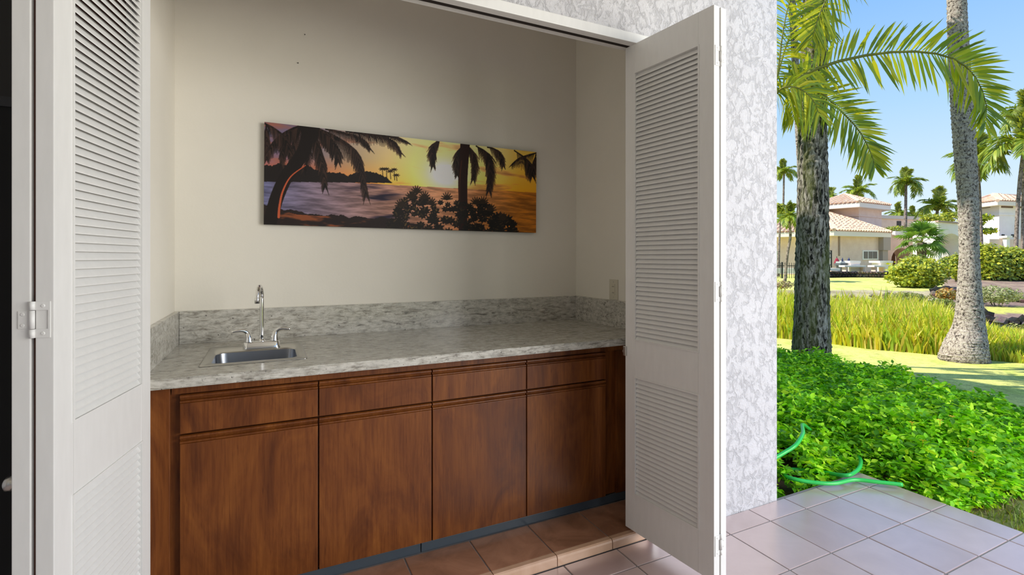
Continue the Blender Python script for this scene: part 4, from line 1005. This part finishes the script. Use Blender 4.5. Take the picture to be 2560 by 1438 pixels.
small_tree('flat topped yellow green tree behind the gateway wall', 2345, 2346, 42, [(2345, 549, 44, 13), (2325, 544, 22, 9), (2375, 538, 26, 9)], 71, YG)
small_tree('layered yellow green tree half hidden behind the pale trunk', 2448, 2446, 34, [(2452, 545, 26, 8), (2462, 577, 28, 6), (2440, 560, 18, 8)], 75, YG)
small_tree('round yellow green tree above the villa roof at the pillar edge', 1952, 1945, 33, [(1952, 532, 26, 20), (1940, 520, 18, 13)], 79, YG)

# ------------------------------------------------------------------ lava rocks on the bank
def rock_mesh(seed):
    bm = bmesh.new(); bmesh.ops.create_icosphere(bm, subdivisions=2, radius=1); rng = random.Random(seed); ph = [rng.uniform(0, 6) for _ in range(6)]
    for v in bm.verts:
        c = v.co; k = 1 + .22 * math.sin(c.x * 3 + ph[0]) * math.sin(c.y * 3.3 + ph[1]) + .16 * math.sin(c.z * 5 + ph[2] + c.x * 4) + rng.uniform(-.09, .09); v.co = c * k
    me = bpy.data.meshes.new('rock'); bm.to_mesh(me); bm.free()
    at = me.color_attributes.new('tint', 'FLOAT_COLOR', 'POINT'); b = (.05, .045, .05) if seed < 10 else (.26, .20, .18)
    for i in range(len(me.vertices)): at.data[i].color = tuple(q * rng.uniform(.7, 1.4) for q in b) + (1,)
    me.materials.append(MAT['rock']); return me
DR = [rock_mesh(i) for i in range(4)]; LR = [rock_mesh(10 + i) for i in range(4)]
def rock(px, py, fw, rx, ry, dark, label, group, seed):
    p = P(px, py, fw); o = bpy.data.objects.new('lava_rock', (DR if dark else LR)[seed % 4]); COL.objects.link(o); k = fw / FPX
    g = gz1(p.x, p.y); rz = ry * k
    o.location = (p.x, p.y, min(p.z, g + rz * .7)); o.scale = (rx * k * .88, rx * k * .7, rz); o.rotation_euler = (0, 0, -YAW + (seed % 3 - 1) * .15); tag(o, label, 'rock', group); return o
rock(2395, 757, 12.4, 32, 24, 1, 'large black lava rock close left of the pale trunk', None, 0)
rock(2390, 776, 12.0, 20, 7, 0, 'flat grey stone in front of the black rock left of the pale trunk', None, 1)
for x_, y_, a, b, fw_, lab in ((2340, 716, 16, 10, 17.2, 'dark lava rock at the right foot of the round shrub'), (2366, 711, 18, 12, 17.6, 'dark lava rock between the round shrub and the pale trunk'), (2388, 722, 16, 10, 16.6, 'dark lava rock just left of the pale trunk on the mulch')):
    rock(x_, y_, fw_, a, b, 1, lab, None, x_)
for i, (x_, y_, a, b) in enumerate(((2460, 772, 22, 16), (2478, 788, 24, 13), (2502, 794, 26, 14), (2530, 797, 26, 13), (2556, 800, 24, 15), (2575, 812, 22, 14), (2470, 806, 22, 10), (2496, 815, 26, 9), (2440, 757, 14, 10))):
    rock(x_, y_, 11.6 - (y_ - 780) * .02, a, b, i % 3 != 2, 'lava rock above the reeds, ' + ['closest to the pale trunk, lower', 'second from the pale trunk', 'third from the pale trunk', 'fourth from the pale trunk', 'fifth from the pale trunk', 'farthest from the pale trunk', 'set low in front of the first', 'set low in front of the third', 'touching the pale trunk'][i], 'lava rocks in the row on the right', i)
for i in range(16):
    x_ = 2372 + (i * 37) % 200; y_ = 697 + (i * 13) % 34
    rock(x_, y_, 17.5 - (y_ - 700) * .06, 9 + i % 4 * 3, 5 + i % 3 * 2, i % 4 == 0, 'small brown rock among the mulch below the hedge', 'small rocks in the mulch', i)
for i, (x_, y_, a, b) in enumerate(((2214, 722, 10, 5), (2238, 727, 9, 4), (2180, 729, 8, 4), (2262, 724, 8, 4), (2300, 722, 9, 4), (2335, 712, 12, 9), (2352, 718, 13, 10), (2375, 705, 14, 10), (2130, 727, 9, 4), (2090, 729, 8, 4), (1975, 703, 9, 6), (1957, 708, 8, 5))):
    rock(x_, y_, 16.5, a, b, 0, 'small grey rock on the dry strip behind the reeds', 'small rocks behind the reeds', i)

# ------------------------------------------------------------------ villas far beyond the hollow
def roof_face(bm, e0, e1, top, t0=0., pitch=.30):
    """barrel tile columns running up one roof slope; eave e0-e1, upper outline 'top' (one or two points)"""
    e0, e1 = Vector(e0), Vector(e1); top = [Vector(q) for q in top]; E = (e1 - e0); L = E.length; E.normalize()
    N = E.cross(top[0] - e0).normalized()
    if N.z < 0: N = -N
    U = N.cross(E)
    if U.z < 0: U = -U
    poly = [((q - e0).dot(E), (q - e0).dot(U)) for q in [e0, e1] + top]
    def span(s):
        hs = []
        for i in range(len(poly)):
            (a, b), (c, d) = poly[i], poly[(i + 1) % len(poly)]
            if (a - s) * (c - s) < 0: hs.append(b + (d - b) * (s - a) / (c - a))
        return max(hs) if hs else 0
    bm.faces.new([bm.verts.new(q - N * .03) for q in [e0, e1] + top])
    n = max(2, int(L / pitch)); w = L / n
    for i in range(n):
        s = (i + .5) * w; h = span(s)
        if h < .15: continue
        m = max(1, int(h / .45)); r = w * .42
        for j in range(m):
            a, b = h * j / m - (.06 if j == 0 else .02), h * (j + 1) / m
            rows = []
            for tt, lift in ((a, .05), (b, .012)):
                c = e0 + E * s + U * tt + N * lift
                rows.append([bm.verts.new(c + E * (r * math.cos(q)) + N * (r * .8 * math.sin(q))) for q in (0, math.pi / 3, 2 * math.pi / 3, math.pi)])
            for k in range(3): bm.faces.new((rows[0][k], rows[0][k + 1], rows[1][k + 1], rows[1][k]))
            bm.faces.new(rows[0][::-1])
def ridge_cap(bm, a, b, r=.13): tube(bm, [a[:], ((Vector(a) + Vector(b)) / 2)[:], b[:]], r, 6)
def part(name, bm, mat, root, kind=None):
    me = bpy.data.meshes.new(name); bmesh.ops.recalc_face_normals(bm, faces=bm.faces[:]); bm.to_mesh(me); bm.free(); o = link(name, me, mat, root); o.matrix_parent_inverse = Matrix.Translation(-root.location)
    return tag(o, kind=kind) if kind else o
def v3(p2, z): return Vector((p2[0], p2[1], z))
def villa_root(name, label, cat, px, fw): p = P2(px, fw); return empty(name, (p[0], p[1], gz1(*p)), label, cat)
def face_rect(a, b, px0, px1, y0, y1, out=.03, th=.06):
    """box standing on the vertical plane through plan points a, b, spanning pixel columns and rows; proud by 'out'"""
    a, b = Vector(a), Vector(b); d = (b - a).normalized(); n = Vector((d.y, -d.x))
    if n.dot(-a) < 0: n = -n
    def hit(px):
        r = (px - 1280) / FPX; q = Vector((SY + CY * r, CY - SY * r)); t = a.dot(n) / q.dot(n); return q * t, t
    p0, f0 = hit(px0); p1, f1 = hit(px1); fm_ = (f0 + f1) / 2; z0, z1 = ZY(y1, fm_), ZY(y0, fm_)
    bm = bmesh.new(); q = [p0 + n * out, p1 + n * out, p1 + n * (out - th), p0 + n * (out - th)]; prism(bm, [tuple(v) for v in q], z0, z1); return bm
# --- pavilion with tower
va = villa_root('villa', 'pink beige villa with a tower and terracotta tile hip roofs', 'building', 2085, 37)
L_, C_, R_, BR, BL = P2(1880, 37.6), P2(2085, 34), P2(2228, 36.9), P2(2214, 48.5), P2(1900, 50)
apx = P(2040, 520, 42)
ze = 3.17
bm = bmesh.new()
for a, b in ((L_, C_), (C_, R_), (R_, BR), (BR, BL), (BL, L_)): roof_face(bm, v3(a, ze), v3(b, ze), [apx])
for q in (L_, C_, R_, BR, BL): ridge_cap(bm, v3(q, ze + .05), apx)
part('roof_tiles', bm, MAT['roof'], va, 'stuff')
bm = bmesh.new(); prism(bm, [L_, C_, R_, BR, BL], ze - .34, ze - .02); part('fascia', bm, MAT['fascia'], va)
wl, wc, wr = P2(1885, 38.5), P2(2079, 34.9), P2(2214, 37.2)
bm = bmesh.new(); prism(bm, [wl, wc, wr, P2(2204, 47.5), P2(1905, 49)], -.1, ze - .33); part('wall', bm, MAT['villa'], va)
part('downspout', face_rect(wc, wr, 2095.5, 2098.5, 590, 640, .06, .05), mat_plain('brown_downspout', (.30, .22, .18), .7), va)
wdw = part('window', face_rect(wc, wr, 2155, 2194, 626, 650, .05, .08), MAT['villa_white'], va)
for a in (2158, 2170, 2181):
    o = part('pane', face_rect(wc, wr, a, a + 9.5, 629, 646.5, .07, .03), mat_plain('dark_window_glass', (.05, .055, .05), .2), va); o.parent = wdw; o.matrix_parent_inverse = Matrix.Identity(4)
part('column', face_rect(wc, wr, 2196, 2214, 592, 626, .35, .5), mat_plain('shaded_grey_brown_render', (.40, .33, .30), .9), va)  # column stands in shade; that darkness is put into its colour
part('column_base', face_rect(wc, wr, 2198, 2211, 626, 664, .25, .4), mat_plain('shade_dark_render', (.38, .32, .30), .9), va)  # base colour darkened too, carrying the same shade
dd = part('lattice_door', face_rect(wc, wr, 2066, 2076, 626, 673, .05, .05), MAT['villa_white'], va)
for y_ in (626, 634, 644, 662): 
    o = part('door_rail', face_rect(wc, wr, 2066, 2076.5, y_, y_ + 1.6, .09, .05), MAT['slot'], va); o.parent = dd; o.matrix_parent_inverse = Matrix.Identity(4)
o = part('door_rail', face_rect(wc, wr, 2075, 2077, 626, 673, .09, .05), MAT['slot'], va); o.parent = dd; o.matrix_parent_inverse = Matrix.Identity(4)
part('side_opening', face_rect(wl, wc, 1936, 1947, 628, 668, .04, .04), mat_plain('pale_green_glass', (.45, .55, .42), .3), va)
# tower
zt = 5.62; tl, tcn_, tr, tb, tbl = P2(2030, 41.5), P2(2149, 38.6), P2(2227, 41.2), P2(2165, 47), P2(2050, 47.5); tap_ = P(2113, 486, 43)
bm = bmesh.new()
for a, b in ((tl, tcn_), (tcn_, tr), (tr, tb), (tb, tbl), (tbl, tl)): roof_face(bm, v3(a, zt), v3(b, zt), [tap_])
for q in (tl, tcn_, tr, tb, tbl): ridge_cap(bm, v3(q, zt + .05), tap_)
part('tower_roof_tiles', bm, MAT['roof'], va, 'stuff')
bm = bmesh.new(); prism(bm, [tl, tcn_, tr, tb, tbl], zt - .36, zt - .02); part('tower_fascia', bm, MAT['fascia'], va)
tw_ = [P2(2040, 42), P2(2147, 39.6), P2(2204, 41.8), P2(2160, 46), P2(2055, 46.5)]
bm = bmesh.new(); prism(bm, tw_, 2.5, zt - .35); part('tower_wall', bm, MAT['villa'], va)
cx_, cy_ = sum(q[0] for q in tw_) / 5, sum(q[1] for q in tw_) / 5
bm = bmesh.new(); prism(bm, [(cx_ + (a - cx_) * 1.03, cy_ + (b - cy_) * 1.03) for a, b in tw_], 4.62, 4.72); part('tower_moulding', bm, MAT['villa'], va)
# --- flat roofed block behind
vb = villa_root('flat_roofed_block', 'low pale flat roofed block behind the palms between the villas', 'building', 2250, 50)
q4 = [P2(2195, 52), P2(2300, 54), P2(2310, 60), P2(2200, 60)]
bm = bmesh.new(); prism(bm, q4, -.1, ZY(548, 53)); part('wall', bm, MAT['villa'], vb)
cxx, cyy = sum(a for a, b in q4) / 4, sum(b for a, b in q4) / 4
bm = bmesh.new(); prism(bm, [(cxx + (a - cxx) * 1.06, cyy + (b - cyy) * 1.06) for a, b in q4], ZY(548, 53), ZY(540, 53)); part('roof_slab', bm, mat_plain('grey_parapet', (.62, .56, .52), .9), vb)
for a, b in ((2242, 2252), (2284, 2298)): part('window', face_rect(q4[0], q4[1], a, b, 553, 566, .05, .1), MAT['slot'], vb)
# --- low link wing with an arch
vc = villa_root('link_wing', 'low pink beige wing with a brown archway right of the villa window', 'building', 2245, 39)
a4 = [P2(2215, 38.2), P2(2328, 39.5), P2(2330, 44), P2(2218, 44)]
def arch_wall(a, b, px0, px1, yt, pa0, pa1, yspring, ytop, depth, mat, root, name='wall', soffit=None):
    """vertical wall on the plane a-b between two pixel columns with one round-headed arch cut through"""
    a, b = Vector(a), Vector(b); d = (b - a).normalized(); n = Vector((d.y, -d.x))
    if n.dot(-a) < 0: n = -n
    def hit(px):
        r = (px - 1280) / FPX; q = Vector((SY + CY * r, CY - SY * r)); t = a.dot(n) / q.dot(n); return (q * t - a).dot(d), t
    s0, f0 = hit(px0); s1, f1 = hit(px1); u0, g0 = hit(pa0); u1, g1 = hit(pa1); fm_ = (f0 + f1) / 2; zt_, zs, zk = ZY(yt, fm_), ZY(yspring, (g0 + g1) / 2), ZY(ytop, (g0 + g1) / 2)
    zb = -.1; k = 10; arc = [((u0 + u1) / 2 - (u1 - u0) / 2 * math.cos(math.pi * i / k), zs + (zk - zs) * math.sin(math.pi * i / k)) for i in range(k + 1)]
    bm = bmesh.new()
    def W(s, z, o): q = a + d * s - n * o; return bm.verts.new((q.x, q.y, z))
    for o in (0, depth):
        f = [W(s0, zb, o), W(u0, zb, o), W(u0, zs, o), W(u0, zt_, o), W(s0, zt_, o)]; bm.faces.new(f)
        f = [W(u1, zb, o), W(s1, zb, o), W(s1, zt_, o), W(u1, zt_, o), W(u1, zs, o)]; bm.faces.new(f)
        for i in range(k): bm.faces.new([W(*arc[i], o), W(*arc[i + 1], o), W(arc[i + 1][0], zt_, o), W(arc[i][0], zt_, o)])
    ol = [(s0, zb), (s0, zt_), (s1, zt_), (s1, zb)]
    for (p0, z0), (p1, z1) in zip(ol[:-1], ol[1:]): bm.faces.new([W(p0, z0, 0), W(p1, z1, 0), W(p1, z1, depth), W(p0, z0, depth)])
    il = [(u0, zb)] + arc + [(u1, zb)]
    for (p0, z0), (p1, z1) in zip(il[:-1], il[1:]): bm.faces.new([W(p0, z0, 0), W(p1, z1, 0), W(p1, z1, depth), W(p0, z0, depth)])
    bmesh.ops.remove_doubles(bm, verts=bm.verts[:], dist=.002)
    return part(name, bm, mat, root)
arch_wall(a4[0], a4[1], 2215.5, 2328, 584, 2228, 2280, 652, 620, 1.2, MAT['villa'], vc)
part('parapet', face_rect(a4[0], a4[1], 2230, 2300, 579, 589, .25, 1.4), MAT['villa_white'], vc)
bk = face_rect(a4[0], a4[1], 2222, 2290, 600, 700, -1.6, .2); part('inner_wall', bk, mat_plain('brown_plaster', (.42, .22, .13), .9), vc)
# --- gateway
vg = villa_root('gateway', 'pale arched gateway with thick piers left of the ringed trunk', 'gateway', 2350, 36)
ga, gb = P2(2346, 35), P2(2440, 38.5)
arch_wall(ga, gb, 2346, 2440, 557, 2353, 2405, 612, 584, 1.5, MAT['villa_white'], vg, 'wall')
pl, pr_ = P2(2319, 36.2), P2(2346, 35)
bm = bmesh.new(); prism(bm, [pl, pr_, P2(2353, 35.4), P2(2354, 37.6), P2(2326, 38)], -.1, ZY(557, 35.4)); part('pier', bm, MAT['villa_white'], vg)
bm = bmesh.new(); prism(bm, [P2(2317, 36.1), P2(2346, 34.8), P2(2442, 38.3), P2(2442, 40), P2(2324, 38.2)], ZY(557, 35.6), ZY(553, 35.6)); part('coping', bm, mat_plain('brown_coping', (.42, .30, .24), .85), vg)
bk = face_rect(P2(2340, 41), P2(2440, 43), 2352, 2372, 605, 662, 0, .2); part('inner_door', bk, mat_plain('dark_red_brown_door', (.22, .07, .05), .8), vg)
bk = face_rect(P2(2340, 41), P2(2440, 43), 2376, 2424, 585, 672, 0, .2); part('inner_wall', bk, MAT['villa_white'], vg)
part('step', face_rect(ga, gb, 2353, 2405, 662, 667, .3, .5), MAT['villa_white'], vg)
# --- right villa
vr = villa_root('villa', 'two storey villa with shadowed right face behind the hedge', 'building', 2498, 42)
fl, fc, fr_, fb, fbl = P2(2405, 46), P2(2498, 42), P2(2640, 44), P2(2660, 54), P2(2430, 55)
zt = ZY(503, 41.5)
def off(pts, k):
    cx, cy = sum(p[0] for p in pts) / len(pts), sum(p[1] for p in pts) / len(pts); return [(cx + (a - cx) * k, cy + (b - cy) * k) for a, b in pts]
wall5 = [fl, fc, fr_, fb, fbl]; ea = off(wall5, 1.11)
bm = bmesh.new(); prism(bm, wall5, -.1, zt - .3); part('wall', bm, MAT['villa_white'], vr)
bm = bmesh.new(); prism(bm, ea, zt - .34, zt); part('fascia', bm, MAT['fascia'], vr)
r0, r1 = P(2480, 480, 48), P(2570, 480, 49); r0.z = r1.z = zt + 1.35
bm = bmesh.new(); z3 = zt + .02
roof_face(bm, v3(ea[0], z3), v3(ea[1], z3), [r0]); roof_face(bm, v3(ea[1], z3), v3(ea[2], z3), [r1, r0]); roof_face(bm, v3(ea[2], z3), v3(ea[3], z3), [r1]); roof_face(bm, v3(ea[3], z3), v3(ea[4], z3), [r0, r1]); roof_face(bm, v3(ea[4], z3), v3(ea[0], z3), [r0])
ridge_cap(bm, r0, r1); ridge_cap(bm, v3(ea[1], z3), r0); ridge_cap(bm, v3(ea[0], z3), r0)
part('roof_tiles', bm, MAT['roof'], vr, 'stuff')
for a, b, w5 in ((2455, 2476, (fl, fc)), (2503, 2531, (fc, fr_)), (2540, 2556, (fc, fr_))): part('clerestory_window', face_rect(w5[0], w5[1], a, b, 511, 520, .05, .1), mat_plain('brown_louver', (.16, .10, .08), .7), vr)
bm = bmesh.new(); prism(bm, off(wall5, 1.012), zt - 1.12, zt - .98); part('band', bm, MAT['villa_white'], vr)
for a in (2504, 2528): part('vent', face_rect(fc, fr_, a, a + 6, 586, 593, .05, .1), MAT['slot'], vr)
bm = bmesh.new(); tq = [P2(2474, 38), P2(2600, 38.5), P2(2600, 41), P2(2474, 40.5)]; prism(bm, tq, -.1, ZY(598, 38)); part('terrace_wall', bm, MAT['villa'], vr)
part('pillar', face_rect(tq[0], tq[1], 2506, 2514, 594, 640, .3, .5), MAT['villa_white'], vr); part('pillar_cap', face_rect(tq[0], tq[1], 2503, 2517, 590, 595, .4, .7), MAT['villa_white'], vr)

# ------------------------------------------------------------------ terrace in front of the left villa
def std_box(px0, px1, yt, yb, fw, dep):
    a, b = P2(px0, fw), P2(px1, fw); d = Vector((SY, CY)) * dep; bm = bmesh.new(); prism(bm, [a, b, (b[0] + d.x, b[1] + d.y), (a[0] + d.x, a[1] + d.y)], ZY(yb, fw), ZY(yt, fw)); return bm
lw = villa_root('stone_wall', 'low lava stone retaining wall in front of the left villa', 'wall', 2140, 31)
bm = std_box(2062, 2228, 679.5, 705, 31, .5); part('core', bm, mat_plain('dark_lava_core', (.06, .06, .07), .95), lw)
k = 0
for row in range(3):
    for i in range(22):
        x_ = 2066 + i * 7.4 + (row % 2) * 3.5 + random.uniform(-1, 1); y_ = 682 + row * 7 + random.uniform(-.8, .8)
        if x_ > 2228: continue
        o = bpy.data.objects.new('stone', (DR if (x_ < 2142 or x_ > 2212) else LR)[k % 4]); COL.objects.link(o); o.parent = lw; o.location = P(x_, y_, 30.98) - lw.location; o.scale = (.105, .09, .088); o.rotation_euler = (k, 0, k * 1.7); k += 1  # darker stones chosen where the wall is shaded, so the shade is in their colour
part('wall_cap', std_box(2060, 2100, 671, 677, 31.2, .8), MAT['villa_white'], lw)
def counter(label, px0, px1, b0, b1, fw):
    e = villa_root('garden_counter', label, 'counter', (px0 + px1) / 2, fw)
    part('body', std_box(px0 + 2, px1 - 2, 657, 681, fw, .8), MAT['villa_white'], e); part('top_slab', std_box(px0, px1, 652.5, 657.5, fw - .1, 1.0), MAT['villa_white'], e)
    part('bench_slab', std_box(b0, b1, 663.8, 668, fw - .4, .6), MAT['villa_white'], e); part('bench_leg', std_box(b0 + 3, b0 + 7, 668, 681, fw - .3, .4), MAT['villa'], e); part('bench_leg', std_box(b1 - 7, b1 - 3, 668, 681, fw - .3, .4), MAT['villa'], e)
counter('white topped garden counter with a bench slab below the villa window', 2125, 2152, 2112, 2165, 32)
counter('white topped garden counter beside the round shrub', 2200, 2233, 2186, 2216, 32)
g_ = villa_root('barbecue_grill', 'grey barbecue grill at the left end of the garden counter', 'grill', 2112, 32.3)
part('body', std_box(2101, 2124, 658, 665, 32.3, .6), mat_plain('dark_grey_metal', (.10, .12, .13), .5), g_); part('lid', std_box(2102, 2123, 654, 658.5, 32.35, .5), mat_plain('pale_grey_metal', (.42, .47, .48), .4), g_); part('cart', std_box(2103, 2122, 665, 681, 32.4, .5), mat_plain('grey_metal', (.16, .16, .19), .5), g_)
for a, lab in ((2106, 'slim dark blue bottle standing at the left of the barbecue lid'), (2122, 'dark blue jug standing at the right of the barbecue lid')):
    p = P(a, 654, 32.5); bm = bmesh.new(); r_ = .05 if a < 2110 else .07
    loft(bm, [circ((0, 0, 0), r_, 12), circ((0, 0, .14), r_, 12), circ((0, 0, .19), r_ * .45, 12), circ((0, 0, .25), r_ * .42, 12)]); o = tag(bm_obj('bottle' if a < 2110 else 'jug', bm, mat_plain('navy_plastic', (.02, .03, .10), .4), None, True), lab, 'bottle' if a < 2110 else 'jug'); o.location = p
p = P(2092, 666, 33); e = empty('garden_parasol', (p.x, p.y, gz1(p.x, p.y)), 'small furled dark red parasol by the left villa wall', 'parasol')
bm = bmesh.new(); zt_ = ZY(645, 33) - e.location.z; loft(bm, [circ((0, 0, 0), .02, 8), circ((0, 0, zt_ + .1), .02, 8)]); bm_obj('pole', bm, MAT['slot'], e)
bm = bmesh.new(); zb_ = ZY(665, 33) - e.location.z
loft(bm, [[(r__ * math.cos(a) * (1 + .25 * (i % 2)), r__ * math.sin(a) * (1 + .25 * (i % 2)), z__) for i, a in enumerate(np.linspace(0, 2 * math.pi, 17)[:-1])] for r__, z__ in ((.10, zb_), (.13, zb_ + .15), (.12, (zb_ + zt_) / 2), (.07, zt_ - .08), (.02, zt_))]); bm_obj('canopy', bm, mat_plain('dark_red_cloth', (.30, .02, .05), .8), e)
# iron fence
fe = villa_root('iron_fence', 'black iron picket fence left of the dark trunk', 'fence', 1950, 30)
for y_ in (664.5, 698): part('rail', std_box(1880, 2000, y_ - .8, y_ + .8, 30, .04), MAT['iron'], fe)
for i in range(21): part('picket', std_box(1882 + i * 5.7, 1882.9 + i * 5.7, 657, 701, 30, .02), MAT['iron'], fe)
for x_ in (1900, 1956): part('post', std_box(x_ - 1.5, x_ + 1.5, 655.5, 704, 29.95, .07), MAT['iron'], fe)
bm = std_box(1870, 2005, 671, 684, 31.5, .4)
tag(part('garden_wall', bm, MAT['villa_white'], villa_root('garden_wall', 'low pale garden wall behind the iron fence', 'wall', 1940, 31.5)), None)
